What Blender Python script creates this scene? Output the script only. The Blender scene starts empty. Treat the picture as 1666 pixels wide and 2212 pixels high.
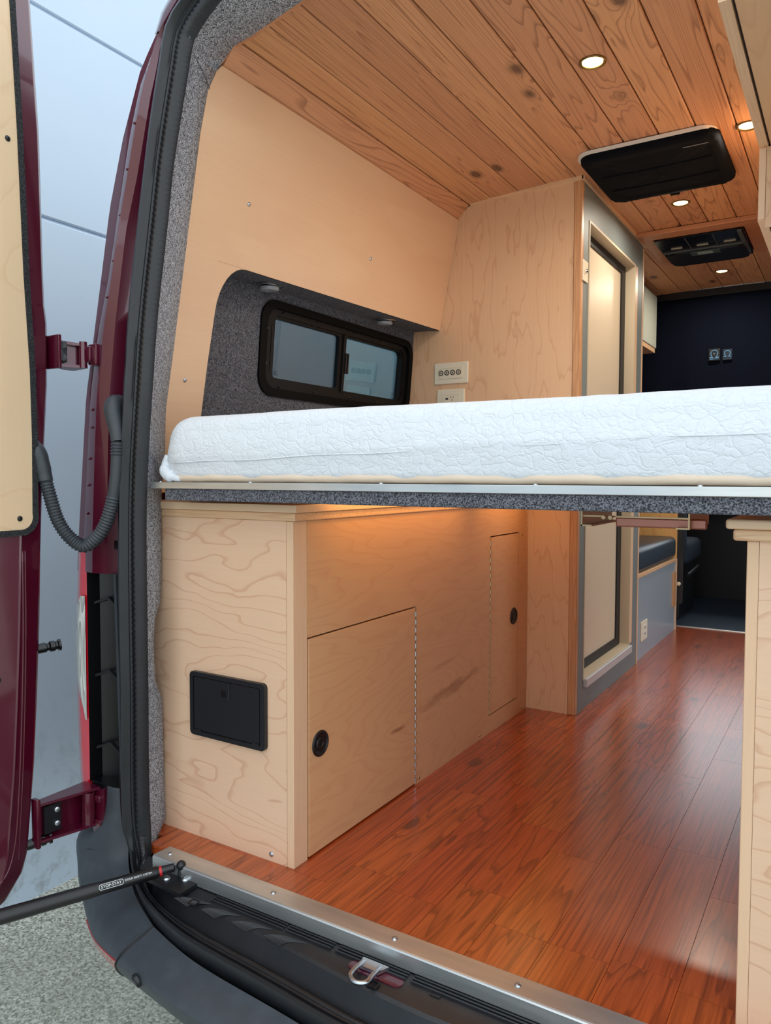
import bpy, bmesh, math, random
from mathutils import Vector, Matrix
random.seed(7)
S = bpy.context.scene
C = S.collection
# ------------------------------------------------------------------ camera
cam = bpy.data.objects.new('camera', bpy.data.cameras.new('camera')); C.objects.link(cam)
yaw, pit, rol = 0.555014459, -0.0465376458, 0.00249099764
cy, sy, cp, sp, cr, sr = math.cos(yaw), math.sin(yaw), math.cos(pit), math.sin(pit), math.cos(rol), math.sin(rol)
fw = Vector((-sy*cp, cy*cp, sp)); rt = Vector((cy, sy, 0)); up = rt.cross(fw)
r2 = cr*rt+sr*up; u2 = -sr*rt+cr*up
M = Matrix((r2, u2, -fw)).transposed().to_4x4(); M.translation = Vector((0, 0, 0.82))
cam.matrix_world = M
cam.data.sensor_fit = 'HORIZONTAL'; cam.data.sensor_width = 36; cam.data.lens = 36*1630/1666
cam.data.clip_start = 0.02
S.camera = cam
# ------------------------------------------------------------------ world, light, exposure
W = bpy.data.worlds.new('sky'); S.world = W; W.use_nodes = True
bg = W.node_tree.nodes['Background']; bg.inputs[0].default_value = (0.86, 0.94, 1.0, 1); bg.inputs[1].default_value = 1.55
S.view_settings.view_transform = 'Standard'; S.view_settings.look = 'None'
S.view_settings.exposure = 0.35; S.view_settings.gamma = 1
S.view_settings.use_curve_mapping = False
PUCK_W = 3.0
STRIP_W = 0.6

# ------------------------------------------------------------------ helpers
def srgb(r, g, b):
    f = lambda c: (c/255/12.92 if c/255 <= .04045 else ((c/255+.055)/1.055)**2.4)
    return (f(r), f(g), f(b), 1)

def bx(bm, x0, x1, y0, y1, z0, z1, bev=0, seg=2):
    r = bmesh.ops.create_cube(bm, size=1)
    vs = r['verts']
    for v in vs:
        v.co = Vector(((x0+x1)/2+v.co.x*(x1-x0), (y0+y1)/2+v.co.y*(y1-y0), (z0+z1)/2+v.co.z*(z1-z0)))
    if bev:
        es = list({e for v in vs for e in v.link_edges})
        bmesh.ops.bevel(bm, geom=es, offset=bev, segments=seg, affect='EDGES', profile=.5)

def box(*a, **k):
    bm = bmesh.new(); bx(bm, *a, **k); return bm

def quad_grid(bm, rows, closed_u=False, closed_v=False):
    vv = [[bm.verts.new(p) for p in r] for r in rows]
    n, m = len(vv), len(vv[0])
    for i in range(n if closed_u else n-1):
        for j in range(m if closed_v else m-1):
            a, b, c, d = vv[i][j], vv[i][(j+1) % m], vv[(i+1) % n][(j+1) % m], vv[(i+1) % n][j]
            try: bm.faces.new((a, b, c, d))
            except ValueError: pass
    return vv

def prism(bm, pts, vec):
    a = [bm.verts.new(p) for p in pts]; b = [bm.verts.new(Vector(p)+Vector(vec)) for p in pts]
    n = len(a)
    bm.faces.new(a); bm.faces.new(list(reversed(b)))
    for i in range(n):
        bm.faces.new((a[i], b[i], b[(i+1) % n], a[(i+1) % n]))

def rrect(a0, a1, b0, b1, r, n=6):
    o = []
    for (ca, cb, t0) in ((a1-r, b1-r, 0), (a0+r, b1-r, 90), (a0+r, b0+r, 180), (a1-r, b0+r, 270)):
        for k in range(n+1):
            t = math.radians(t0+90*k/n); o.append((ca+r*math.cos(t), cb+r*math.sin(t)))
    return o

def ring(bm, outer, inner, fmap, d0, d1):
    """closed frame between two 2-D loops of equal count, mapped by fmap(a,b,depth)"""
    n = len(outer)
    L = [[bm.verts.new(fmap(a, b, d)) for a, b in loop] for loop, d in ((outer, d0), (outer, d1), (inner, d1), (inner, d0))]
    for k in range(4):
        for i in range(n):
            bm.faces.new((L[k][i], L[k][(i+1) % n], L[(k+1) % 4][(i+1) % n], L[(k+1) % 4][i]))

def slab(bm, loop, fmap, d0, d1):
    a = [bm.verts.new(fmap(p, q, d0)) for p, q in loop]; b = [bm.verts.new(fmap(p, q, d1)) for p, q in loop]
    bm.faces.new(a); bm.faces.new(list(reversed(b)))
    n = len(a)
    for i in range(n): bm.faces.new((a[i], b[i], b[(i+1) % n], a[(i+1) % n]))

def frame_at(t, ref=Vector((0, 0, 1))):
    t = t.normalized()
    if abs(t.dot(ref)) > .95: ref = Vector((0, 1, 0))
    n = t.cross(ref).normalized(); return n, n.cross(t)

def tube(bm, pts, rad, sides=14, cap=True):
    pts = [Vector(p) for p in pts]; rows = []
    pn = None
    for i, p in enumerate(pts):
        t = (pts[min(i+1, len(pts)-1)]-pts[max(i-1, 0)]).normalized()
        if pn is None: n, b = frame_at(t)
        else:
            n = (pn-t*pn.dot(t)).normalized(); b = n.cross(t)
        pn = n
        r = rad[i] if isinstance(rad, (list, tuple)) else rad
        rows.append([p+(n*math.cos(2*math.pi*k/sides)+b*math.sin(2*math.pi*k/sides))*r for k in range(sides)])
    vv = quad_grid(bm, rows, closed_v=True)
    if cap:
        bm.faces.new(vv[0]); bm.faces.new(list(reversed(vv[-1])))

def lathe(bm, prof, c, axis, n=24):
    """prof: list of (radius, height along axis)"""
    c = Vector(c); axis = Vector(axis).normalized(); u, v = frame_at(axis)
    rows = []
    for r, h in prof:
        rows.append([c+axis*h+(u*math.cos(2*math.pi*k/n)+v*math.sin(2*math.pi*k/n))*max(r, 1e-5) for k in range(n)])
    quad_grid(bm, rows, closed_v=True)
    bmesh.ops.remove_doubles(bm, verts=bm.verts, dist=1e-6)

def catmull(P, n):
    P = [Vector(p) for p in P]; out = []
    for i in range(len(P)-1):
        p0, p1, p2, p3 = P[max(i-1, 0)], P[i], P[i+1], P[min(i+2, len(P)-1)]
        for k in range(n):
            t = k/n
            out.append(.5*((2*p1)+(-p0+p2)*t+(2*p0-5*p1+4*p2-p3)*t*t+(-p0+3*p1-3*p2+p3)*t**3))
    out.append(P[-1]); return out

def resample(P, n):
    P = [Vector(p) for p in P]; d = [0]
    for a, b in zip(P, P[1:]): d.append(d[-1]+(b-a).length)
    out = []; j = 0
    for k in range(n):
        s = d[-1]*k/(n-1)
        while j < len(P)-2 and d[j+1] < s: j += 1
        t = 0 if d[j+1] == d[j] else (s-d[j])/(d[j+1]-d[j]); out.append(P[j].lerp(P[j+1], min(max(t, 0), 1)))
    return out

def lerp_tab(tab, z):
    if z <= tab[0][0]: return tab[0][1:]
    for a, b in zip(tab, tab[1:]):
        if z <= b[0]:
            t = (z-a[0])/(b[0]-a[0]); return tuple(p+(q-p)*t for p, q in zip(a[1:], b[1:]))
    return tab[-1][1:]

def obj(name, bm, m, parent=None, smooth=False, autos=None, kind=None, label=None):
    bmesh.ops.recalc_face_normals(bm, faces=bm.faces)
    me = bpy.data.meshes.new(name); bm.to_mesh(me); bm.free()
    me.materials.append(m)
    if smooth:
        for p in me.polygons: p.use_smooth = True
        if autos: me.set_sharp_from_angle(angle=math.radians(autos))
    o = bpy.data.objects.new(name, me); C.objects.link(o)
    if parent is not None:
        o.parent = parent
        if parent.type == 'EMPTY' and parent.parent is None: o.location = -Vector(parent.location)
    if kind: o['kind'] = kind
    if label: o['label'] = label
    return o

def thing(name, loc, label, cat, group=None):
    o = bpy.data.objects.new(name, None); C.objects.link(o); o.location = loc; o.empty_display_size = .05
    o['label'] = label; o['category'] = cat
    if group: o['group'] = group
    return o

def tag(o, label, cat, group=None, kind=None):
    o['label'] = label; o['category'] = cat
    if group: o['group'] = group
    if kind: o['kind'] = kind
    return o

def struct(name, bm, m, label=None, **k):
    o = obj(name, bm, m, **k); o['kind'] = 'structure'
    if label: o['label'] = label
    return o

# ------------------------------------------------------------------ materials
class N:
    def __init__(s, name):
        s.m = bpy.data.materials.new(name); s.m.use_nodes = True; s.t = s.m.node_tree; s.nd = s.t.nodes
        s.p = s.nd['Principled BSDF']
    def n(s, typ, **k):
        x = s.nd.new(typ)
        for a, b in k.items():
            if a == 'ins':
                for i, v in b.items():
                    if hasattr(v, 'is_output'): s.t.links.new(v, x.inputs[i])
                    else: x.inputs[i].default_value = v
            else: setattr(x, a, b)
        return x
    def math(s, op, a, b=None, c=None, clamp=False):
        x = s.n('ShaderNodeMath', operation=op, use_clamp=clamp)
        for i, v in enumerate((a, b, c)):
            if v is None: continue
            if hasattr(v, 'is_output'): s.t.links.new(v, x.inputs[i])
            else: x.inputs[i].default_value = v
        return x.outputs[0]
    def ramp(s, f, stops):
        x = s.n('ShaderNodeValToRGB'); s.t.links.new(f, x.inputs[0])
        e = x.color_ramp.elements
        while len(e) < len(stops): e.new(.5)
        for el, (p, c) in zip(e, stops):
            el.position = p; el.color = c if len(c) == 4 else (*c, 1)
        return x.outputs[0]
    def mix(s, f, a, b, blend='MIX'):
        x = s.n('ShaderNodeMix', data_type='RGBA', blend_type=blend)
        for i, v in ((0, f), (6, a), (7, b)):
            if hasattr(v, 'is_output'): s.t.links.new(v, x.inputs[i])
            else: x.inputs[i].default_value = v
        return x.outputs[2]
    def coord(s, scale=(1, 1, 1), rot=(0, 0, 0), loc=(0, 0, 0), vec=None):
        tc = s.n('ShaderNodeTexCoord').outputs['Object'] if vec is None else vec
        mp = s.n('ShaderNodeMapping'); s.t.links.new(tc, mp.inputs[0])
        mp.inputs['Location'].default_value = loc; mp.inputs['Rotation'].default_value = rot; mp.inputs['Scale'].default_value = scale
        return mp.outputs[0]
    def noise(s, vec, scale, detail=2, rough=.5, out='Fac', dist=0):
        x = s.n('ShaderNodeTexNoise'); s.t.links.new(vec, x.inputs['Vector'])
        x.inputs['Scale'].default_value = scale; x.inputs['Detail'].default_value = detail; x.inputs['Roughness'].default_value = rough
        x.inputs['Distortion'].default_value = dist
        return x.outputs[out]
    def set(s, **k):
        for a, v in k.items():
            i = s.p.inputs[a.replace('_', ' ')]
            if hasattr(v, 'is_output'): s.t.links.new(v, i)
            else: i.default_value = v
        return s.m
    def bump(s, h, strength, dist):
        b = s.n('ShaderNodeBump'); b.inputs['Strength'].default_value = strength; b.inputs['Distance'].default_value = dist
        s.t.links.new(h, b.inputs['Height']); s.t.links.new(b.outputs[0], s.p.inputs['Normal'])

def plain(name, col, rough=.5, metal=0, **k):
    n = N(name); return n.set(Base_Color=col, Roughness=rough, Metallic=metal, **k)

def wood(name, base, dark, axis='x', rings=14, cross=4.0, along=.55, line=.35, width=.16, fiber=.12, tone=.10, rough=.38,
         pid=False, knots=0, seed=0., coat=0., knotcol=None, vary=.0, det=3.2, ro=.5, fs=220., kr=.34, straight=0, stains=()):
    n = N(name)
    ax = {'x': 0, 'y': 1, 'z': 2}[axis]
    vec = n.n('ShaderNodeTexCoord').outputs['Object']
    if pid:
        at = n.n('ShaderNodeAttribute', attribute_name='pid').outputs['Fac']
        off = n.math('MULTIPLY', at, 37.7)
        cb = n.n('ShaderNodeCombineXYZ', ins={0: off, 1: off, 2: off}).outputs[0]
        vec = n.n('ShaderNodeVectorMath', operation='ADD', ins={0: vec, 1: cb}).outputs[0]
    sc = [cross]*3; sc[ax] = along
    v1 = n.coord(scale=sc, loc=(seed, seed*1.7, seed*.3), vec=vec)
    f = n.noise(v1, 1.0, det, ro)
    if knots:
        ks = [7.0]*3; ks[ax] = 3.6
        vo = n.n('ShaderNodeTexVoronoi'); vo.inputs['Scale'].default_value = 1.0; vo.inputs['Randomness'].default_value = 1
        n.t.links.new(n.coord(scale=ks, loc=(seed+3, seed, 1), vec=vec), vo.inputs['Vector'])
        d = vo.outputs['Distance']
        kk = n.math('POWER', n.math('SUBTRACT', 1.0, n.math('MINIMUM', n.math('MULTIPLY', d, 2.2), 1.0)), 2.0)
        f = n.math('ADD', f, n.math('MULTIPLY', kk, kr*knots))
    if straight:
        s4 = [34.]*3; s4[ax] = .22
        g = n.math('MULTIPLY', n.noise(n.coord(scale=s4, vec=vec), 1.0, 1, .4), straight)
        w1 = n.n('ShaderNodeTexWhiteNoise', noise_dimensions='1D'); n.t.links.new(n.math('ADD', at, 3.3), w1.inputs['W'])
        sel = n.math('GREATER_THAN', w1.outputs['Value'], .45)
        f = n.math('ADD', n.math('MULTIPLY', f, n.math('SUBTRACT', 1.0, n.math('MULTIPLY', sel, .65))), n.math('MULTIPLY', g, n.math('ADD', .12, n.math('MULTIPLY', sel, .88))))
    r = n.math('FRACT', n.math('MULTIPLY', f, float(rings)))
    ln = n.ramp(r, [(0, (0, 0, 0)), (1-width*2.2, (.05, .05, .05)), (1-width*.45, (1, 1, 1)), (1, (0.1, .1, .1))])
    sc2 = [fs]*3; sc2[ax] = 5.
    fb = n.noise(n.coord(scale=sc2, vec=vec), 1.0, 3, .6)
    sc3 = [3.]*3; sc3[ax] = .8
    tn = n.noise(n.coord(scale=sc3, loc=(9, 4, seed), vec=vec), 1.0, 2, .5)
    col = n.mix(n.math('MULTIPLY', ln, line), base, dark)
    col = n.mix(n.math('MULTIPLY', n.math('SUBTRACT', fb, .40), fiber*4, clamp=True), col, dark)
    hv = n.n('ShaderNodeHueSaturation'); n.t.links.new(col, hv.inputs['Color'])
    val = n.math('ADD', 1-tone, n.math('MULTIPLY', tn, 2*tone))
    if pid and vary:
        wn = n.n('ShaderNodeTexWhiteNoise', noise_dimensions='1D'); n.t.links.new(at, wn.inputs['W'])
        val = n.math('ADD', val, n.math('MULTIPLY', n.math('SUBTRACT', wn.outputs['Value'], .5), vary))
        n.t.links.new(n.math('ADD', .5, n.math('MULTIPLY', n.math('SUBTRACT', wn.outputs['Value'], .5), .008)), hv.inputs['Hue'])
    n.t.links.new(val, hv.inputs['Value']); col = hv.outputs[0]
    if knots:
        km = n.ramp(n.math('ADD', d, n.math('MULTIPLY', n.math('SUBTRACT', fb, .5), .06)), [(0, (1, 1, 1)), (.075, (1, 1, 1)), (.13, (.25, .25, .25)), (.2, (0, 0, 0))])
        col = n.mix(n.math('MULTIPLY', km, min(1., .85*knots)), col, knotcol or dark)
    for (ya, za, yb_, zb_, hw, amt) in stains:     # dark mineral streaks in the veneer
        sx = n.n('ShaderNodeSeparateXYZ'); n.t.links.new(vec, sx.inputs[0]); L_ = math.hypot(yb_-ya, zb_-za); uy, uz = (yb_-ya)/L_, (zb_-za)/L_
        u = n.math('ADD', n.math('MULTIPLY', n.math('SUBTRACT', sx.outputs[1], (ya+yb_)/2), uy/(L_/2)), n.math('MULTIPLY', n.math('SUBTRACT', sx.outputs[2], (za+zb_)/2), uz/(L_/2)))
        v_ = n.math('ADD', n.math('MULTIPLY', n.math('SUBTRACT', sx.outputs[1], (ya+yb_)/2), -uz/hw), n.math('MULTIPLY', n.math('SUBTRACT', sx.outputs[2], (za+zb_)/2), uy/hw))
        v_ = n.math('ADD', v_, n.math('MULTIPLY', n.math('SUBTRACT', n.noise(n.coord(scale=(20, 14, 40)), 1., 3), .5), 2.4))
        q = n.math('ADD', n.math('MULTIPLY', u, u), n.math('MULTIPLY', v_, v_))
        mk = n.math('MULTIPLY', n.math('SUBTRACT', 1.0, q, clamp=True), amt)
        col = n.mix(mk, col, srgb(140, 84, 40))
    n.bump(n.math('ADD', fb, n.math('MULTIPLY', ln, -.5)), .08, .001)
    n.set(Base_Color=col, Roughness=rough, Coat_Weight=coat, Coat_Roughness=.22)
    return n.m

MAPLE_B, MAPLE_D = srgb(224, 187, 156), srgb(182, 118, 86)
maple_x = wood('maple_x', MAPLE_B, MAPLE_D, 'x', rings=26, cross=3.0, along=1.0, line=.42, width=.075, fiber=.05, tone=.04, seed=1.3, det=4, ro=.45)
maple_y = wood('maple_y', srgb(214, 168, 124), MAPLE_D, 'y', rings=26, cross=4.0, along=.8, line=.20, width=.2, fiber=.08, tone=.06, seed=4.1, det=3.5, stains=((1.70, .190, 2.17, .232, .020, .6), (1.585, .176, 1.675, .176, .006, .8), (1.78, .285, 2.0, .30, .008, .3)))
maple_z = wood('maple_z', srgb(218, 178, 141), MAPLE_D, 'z', rings=15, cross=4.4, along=1.1, line=.36, width=.09, fiber=.08, tone=.04, seed=7.7, det=4, ro=.5)
maple_wall = wood('maple_wall', srgb(220, 182, 147), MAPLE_D, 'y', rings=5, cross=2.5, along=.7, line=.10, width=.3, fiber=.06, tone=.05, seed=2.2)
maple_door = wood('maple_door', srgb(224, 196, 160), srgb(205, 160, 115), 'z', rings=9, cross=2.2, along=1.4, line=.25, width=.06, fiber=.05, tone=.05, seed=12., det=4)
edge_z = wood('edge_z', srgb(224, 187, 153), srgb(200, 155, 112), 'z', rings=6, cross=20, along=1, line=.12, width=.2, fiber=.1, tone=.03, seed=3)
edge_x = wood('edge_x', srgb(224, 186, 148), srgb(186, 134, 88), 'x', rings=8, cross=34, along=1.5, line=.40, width=.2, fiber=.2, tone=.04, seed=5)
edge_y = wood('edge_y', srgb(222, 182, 144), srgb(186, 134, 84), 'y', rings=8, cross=34, along=1.5, line=.25, width=.2, fiber=.2, tone=.04, seed=5)
oak_z = wood('oak_z', srgb(206, 156, 112), srgb(150, 92, 50), 'z', rings=12, cross=26, along=1.0, line=.4, width=.3, fiber=.3, tone=.06, seed=8)
cedar = wood('cedar', srgb(206, 148, 106), srgb(112, 60, 36), 'y', rings=26, cross=7.0, along=.55, line=.55, width=.14, fiber=.14, tone=.08,
             rough=.5, pid=True, knots=.9, knotcol=srgb(50, 24, 16), vary=.22, seed=1, det=2.6, kr=.20, straight=.55)
cedar_trim = wood('cedar_trim', srgb(196, 138, 100), srgb(150, 90, 60), 'x', rings=8, cross=20, along=1, line=.3, width=.3, fiber=.25, tone=.05, seed=1)
floor_w = wood('floor_vinyl', srgb(180, 82, 36), srgb(62, 19, 8), 'y', rings=16, cross=9.0, along=.7, line=.5, width=.18, fiber=.34, tone=.12,
               rough=.25, pid=True, knots=.8, knotcol=srgb(52, 18, 8), vary=.09, seed=2, det=3, fs=150., kr=.16, straight=.5, coat=.7)

def carpet_mat(name, a, b, scale=420):
    n = N(name); v = n.coord()
    f = n.noise(v, scale, 2, .7); g = n.noise(v, scale*.28, 2, .5)
    h = n.math('ADD', n.math('MULTIPLY', f, .85), n.math('MULTIPLY', g, .15))
    col = n.ramp(h, [(.40, a), (.50, tuple((p+q)*.42 for p, q in zip(a, b))), (.60, b)])
    n.bump(f, .6, .003)
    return n.set(Base_Color=col, Roughness=.95)
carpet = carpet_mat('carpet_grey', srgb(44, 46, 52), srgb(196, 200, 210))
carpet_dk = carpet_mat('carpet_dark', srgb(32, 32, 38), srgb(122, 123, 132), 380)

def maroon():
    n = N('maroon_paint'); v = n.coord()
    f = n.noise(v, 900, 1)
    return n.set(Base_Color=n.mix(f, srgb(70, 4, 30), srgb(90, 8, 38)), Roughness=.3, Coat_Weight=1., Coat_Roughness=.05, Metallic=.15)
paint = maroon()

def rubber(name, col, rough=.45, bs=90):
    n = N(name); v = n.coord()
    f = n.noise(v, 24, 4, .6); g = n.noise(v, bs*10, 2)
    cc = n.mix(n.math('MULTIPLY', n.math('SUBTRACT', f, .45), 1.4, clamp=True), col, tuple(min(1, c*1.7+.004) for c in col[:3])+(1,))
    n.bump(g, .15, .0006)
    return n.set(Base_Color=cc, Roughness=rough)
rub = rubber('black_rubber', srgb(20, 22, 26), .36)
rub_hose = rubber('hose_rubber', srgb(52, 57, 62), .5)
plas_bump = rubber('bumper_plastic', srgb(58, 63, 69), .5)
plas_step = rubber('step_plastic', srgb(29, 31, 35), .4)
blk = plain('black_plastic', srgb(22, 24, 28), .38)
blk_gl = plain('black_gloss', srgb(12, 12, 14), .2)
blk_rec = plain('black_recess', srgb(10, 10, 15), .5)
brown_blk = plain('window_black', srgb(17, 16, 17), .5, Specular_IOR_Level=.2)
chrome = plain('chrome', (.8, .8, .8, 1), .15, 1)
steel = plain('zinc_steel', srgb(190, 196, 202), .3, 1)
def brushed():
    n = N('brushed_aluminium'); v = n.coord(scale=(3, 300, 300))
    f = n.noise(v, 1, 3, .6); g = n.noise(n.coord(scale=(1, 6, 6)), 5, 3)
    return n.set(Base_Color=n.ramp(g, [(.3, srgb(186, 190, 192)), (.7, srgb(216, 216, 212))]), Metallic=.85, Roughness=n.math('ADD', .24, n.math('MULTIPLY', f, .25)))
alu = brushed()
white_pl = plain('cream_plastic', srgb(222, 212, 190), .4)
white_rim = plain('white_rim', srgb(225, 222, 214), .4)
grey_lam = plain('grey_laminate', srgb(112, 120, 120), .5)
bench_lam = plain('bench_laminate', srgb(150, 162, 172), .3)
cream_panel = plain('cream_panel', srgb(206, 190, 166), .4)
jamb_m = plain('jamb_cream', srgb(196, 182, 158), .45)
navy = plain('curtain_navy', srgb(13, 18, 32), .95, Specular_IOR_Level=.1)
blk_fab = plain('black_fabric', srgb(7, 9, 15), .95, Specular_IOR_Level=.15)
cush = plain('cushion_vinyl', srgb(52, 64, 76), .35)
seat_m = plain('seat_fabric', srgb(34, 46, 62), .8)
mat_m = plain('cab_mat', srgb(46, 60, 78), .6)
badge_b = plain('badge_blue', srgb(92, 146, 190), .6)
gold = plain('yellow_zinc', srgb(176, 152, 118), .3, .9)
pink_st = plain('copper_steel', srgb(170, 118, 104), .35, .7)
white_ink = plain('white_print', srgb(225, 228, 230), .5)
red_pl = plain('red_plastic', srgb(190, 30, 36), .35)
led_off = plain('lamp_grey', srgb(150, 152, 158), .3)
lcd = plain('display_grey', srgb(150, 170, 168), .3)
dk_line = plain('seam_dark', srgb(40, 26, 18), .8)
def emis(name, col, st):
    n = N(name); return n.set(Base_Color=(0, 0, 0, 1), Emission_Color=col, Emission_Strength=st)
lamp_e = emis('warm_led', (1., .74, .34, 1), 14)
strip_e = emis('warm_strip', (1., .52, .16, 1), 6)

def lens(name, col, tr=.35):
    n = N(name); v = n.coord(scale=(1, 1, 160)); w = n.noise(v, 1, 0)
    n.bump(w, .25, .002)
    return n.set(Base_Color=col, Roughness=.12, Coat_Weight=1, Transmission_Weight=tr)
red_l = plain('red_lens', srgb(205, 20, 40), .12, Coat_Weight=1.)
def clear_lens():
    n = N('clear_lens'); v = n.coord(scale=(60, 60, 3))
    f = n.math('FRACT', n.math('MULTIPLY', n.noise(v, 1, 0), 9))
    n.bump(f, .15, .002)
    return n.set(Base_Color=n.ramp(f, [(0, srgb(140, 138, 130)), (1, srgb(220, 218, 208))]), Roughness=.12, Coat_Weight=1)
clr_l = clear_lens()

def glass(name, tint, rf):
    n = N(name); tr = n.n('ShaderNodeBsdfTransparent'); tr.inputs[0].default_value = tint
    gl = n.n('ShaderNodeBsdfGlossy'); gl.inputs['Roughness'].default_value = .01; gl.inputs[0].default_value = (.9, .95, 1, 1)
    lw = n.n('ShaderNodeFresnel'); lw.inputs[0].default_value = 1.5
    f = n.math('MULTIPLY', lw.outputs[0], rf, clamp=True)
    mx = n.n('ShaderNodeMixShader'); n.t.links.new(f, mx.inputs[0]); n.t.links.new(tr.outputs[0], mx.inputs[1]); n.t.links.new(gl.outputs[0], mx.inputs[2])
    n.t.links.new(mx.outputs[0], n.nd['Material Output'].inputs['Surface'])
    return n.m
gl_dark = glass('tinted_glass_fixed', (.48, .58, .61, 1), .7)
gl_lite = glass('tinted_glass_slider', (.60, .73, .73, 1), .7)

def mattress_mat():
    n = N('quilted_cover'); v = n.coord()
    vo = n.n('ShaderNodeTexVoronoi', feature='DISTANCE_TO_EDGE'); vo.inputs['Scale'].default_value = 50
    wv = n.n('ShaderNodeVectorMath', operation='ADD', ins={0: v, 1: n.n('ShaderNodeVectorMath', operation='SCALE', ins={0: n.noise(v, 30, 2, .5, out='Color'), 3: .035}).outputs[0]}).outputs[0]
    wv = n.coord(scale=(.7, 1, 1.15), vec=wv); n.t.links.new(wv, vo.inputs['Vector'])
    e = n.ramp(vo.outputs['Distance'], [(0, (0, 0, 0)), (.10, (.75, .75, .75)), (.35, (1, 1, 1))])
    vo2 = n.n('ShaderNodeTexVoronoi', feature='DISTANCE_TO_EDGE'); vo2.inputs['Scale'].default_value = 95; n.t.links.new(wv, vo2.inputs['Vector'])
    e2 = n.ramp(vo2.outputs['Distance'], [(0, (0, 0, 0)), (.12, (1, 1, 1))])
    kn = n.noise(v, 700, 1)
    h = n.math('ADD', n.math('ADD', e, n.math('MULTIPLY', e2, .35)), n.math('MULTIPLY', kn, .2))
    n.bump(h, .40, .0025)
    return n.set(Base_Color=srgb(220, 225, 231), Roughness=.85)
quilt = mattress_mat()
def mattress_base():
    n = N('mattress_knit'); n.bump(n.noise(n.coord(), 500, 2), .3, .001)
    return n.set(Base_Color=srgb(226, 206, 184), Roughness=.9)
knit = mattress_base()

def concrete():
    n = N('exposed_aggregate'); v = n.coord()
    vo = n.n('ShaderNodeTexVoronoi'); vo.inputs['Scale'].default_value = 160; n.t.links.new(v, vo.inputs['Vector'])
    sp_ = n.n('ShaderNodeSeparateColor'); n.t.links.new(vo.outputs['Color'], sp_.inputs[0])
    nz = n.noise(v, 90, 5, .75)
    f = n.math('ADD', n.math('MULTIPLY', sp_.outputs[0], .5), n.math('MULTIPLY', nz, .5))
    col = n.ramp(f, [(.2, srgb(104, 104, 92)), (.40, srgb(168, 168, 154)), (.6, srgb(204, 204, 190)), (.8, srgb(240, 240, 230))])
    bl = n.noise(v, 2.2, 4)
    col = n.mix(n.ramp(bl, [(.35, (0, 0, 0)), (.7, (.5, .5, .5))]), col, srgb(140, 140, 124))
    n.bump(nz, .5, .006)
    return n.set(Base_Color=col, Roughness=.9)
def wall_out():
    n = N('painted_concrete_wall'); v = n.coord()
    f = n.noise(v, 1.2, 5, .6); g = n.noise(v, 14, 5, .7)
    col = n.mix(f, srgb(190, 208, 224), srgb(204, 219, 232))
    sepz = n.n('ShaderNodeSeparateXYZ'); n.t.links.new(v, sepz.inputs[0])
    lo = n.ramp(n.math('ADD', sepz.outputs[2], n.math('MULTIPLY', g, .5)), [(0, (1, 1, 1)), (.0, (1, 1, 1)), (.05, (0, 0, 0))])
    st = n.ramp(g, [(.5, (0, 0, 0)), (.66, (.5, .5, .5))])
    dirt = n.math('MULTIPLY', st, n.math('MULTIPLY', n.math('SUBTRACT', .15, sepz.outputs[2]), 1.2, clamp=True))
    col = n.mix(dirt, col, srgb(120, 124, 124))
    n.bump(g, .1, .002)
    return n.set(Base_Color=col, Roughness=.75)

# ================================================================== OUTSIDE
GZ = -0.68
struct('ground', box(-14, 14, -14, 14, GZ-.1, GZ), concrete(), label='grey exposed aggregate concrete apron')
wm = wall_out(); WX = -2.44
bm = bmesh.new()
for z0, z1 in ((GZ-.05, 1.72), (1.732, 2.435), (2.447, 3.4)):
    bx(bm, WX-.2, WX, -8, 12, z0, z1, .004, 1)
bx(bm, WX-.2, WX-.012, -8, 12, GZ, 3.4)
struct('wall_outside', bm, wm, label='pale blue grey concrete building wall with horizontal joints')

# ================================================================== VAN BODY
van = thing('van_body', (-.555, 1.2, GZ), 'dark red camper van body seen from its open rear doorway', 'van')
VX = -.555
def mir(p): return Vector((2*VX-p[0], p[1], p[2]))
out_bot = [(-.555, .925, -.06), (-.722, .935, -.06), (-.80, .943, -.06), (-.901, .951, -.06), (-.991, .959, -.06), (-1.067, .970, -.06), (-1.149, .994, -.06), (-1.233, 1.031, -.06), (-1.296, 1.066, -.056), (-1.345, 1.097, -.035), (-1.366, 1.11, .02)]
out_mid = [(-1.366, 1.11, .02), (-1.374, 1.11, .129), (-1.368, 1.11, .336), (-1.37, 1.11, .488), (-1.369, 1.11, .614), (-1.362, 1.11, .821), (-1.350, 1.11, .946), (-1.343, 1.125, 1.172), (-1.329, 1.146, 1.4), (-1.322, 1.153, 1.476), (-1.314, 1.161, 1.566), (-1.303, 1.168, 1.648), (-1.293, 1.175, 1.718)]
out_top = [(-1.293, 1.175, 1.718), (-1.285, 1.179, 1.771), (-1.268, 1.182, 1.805), (-1.232, 1.185, 1.834), (-1.18, 1.188, 1.855), (-1.1, 1.19, 1.868), (-.9, 1.19, 1.875), (-.555, 1.19, 1.878)]
in_bot = [(-.555, .983, -.06), (-.64, .986, -.06), (-.692, .988, -.06), (-.846, 1.003, -.06), (-.96, 1.011, -.06), (-1.051, 1.018, -.06), (-1.157, 1.034, -.06), (-1.22, 1.053, -.06), (-1.269, 1.078, -.056), (-1.297, 1.105, -.035), (-1.307, 1.11, .02)]
in_mid = [(-1.307, 1.11, .02), (-1.313, 1.11, .114), (-1.312, 1.11, .345), (-1.312, 1.11, .495), (-1.312, 1.11, .671), (-1.309, 1.11, .771), (-1.299, 1.11, .895), (-1.288, 1.112, 1.017), (-1.285, 1.125, 1.165), (-1.27, 1.144, 1.375), (-1.265, 1.152, 1.464), (-1.256, 1.159, 1.541), (-1.244, 1.166, 1.621), (-1.233, 1.172, 1.69)]
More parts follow.
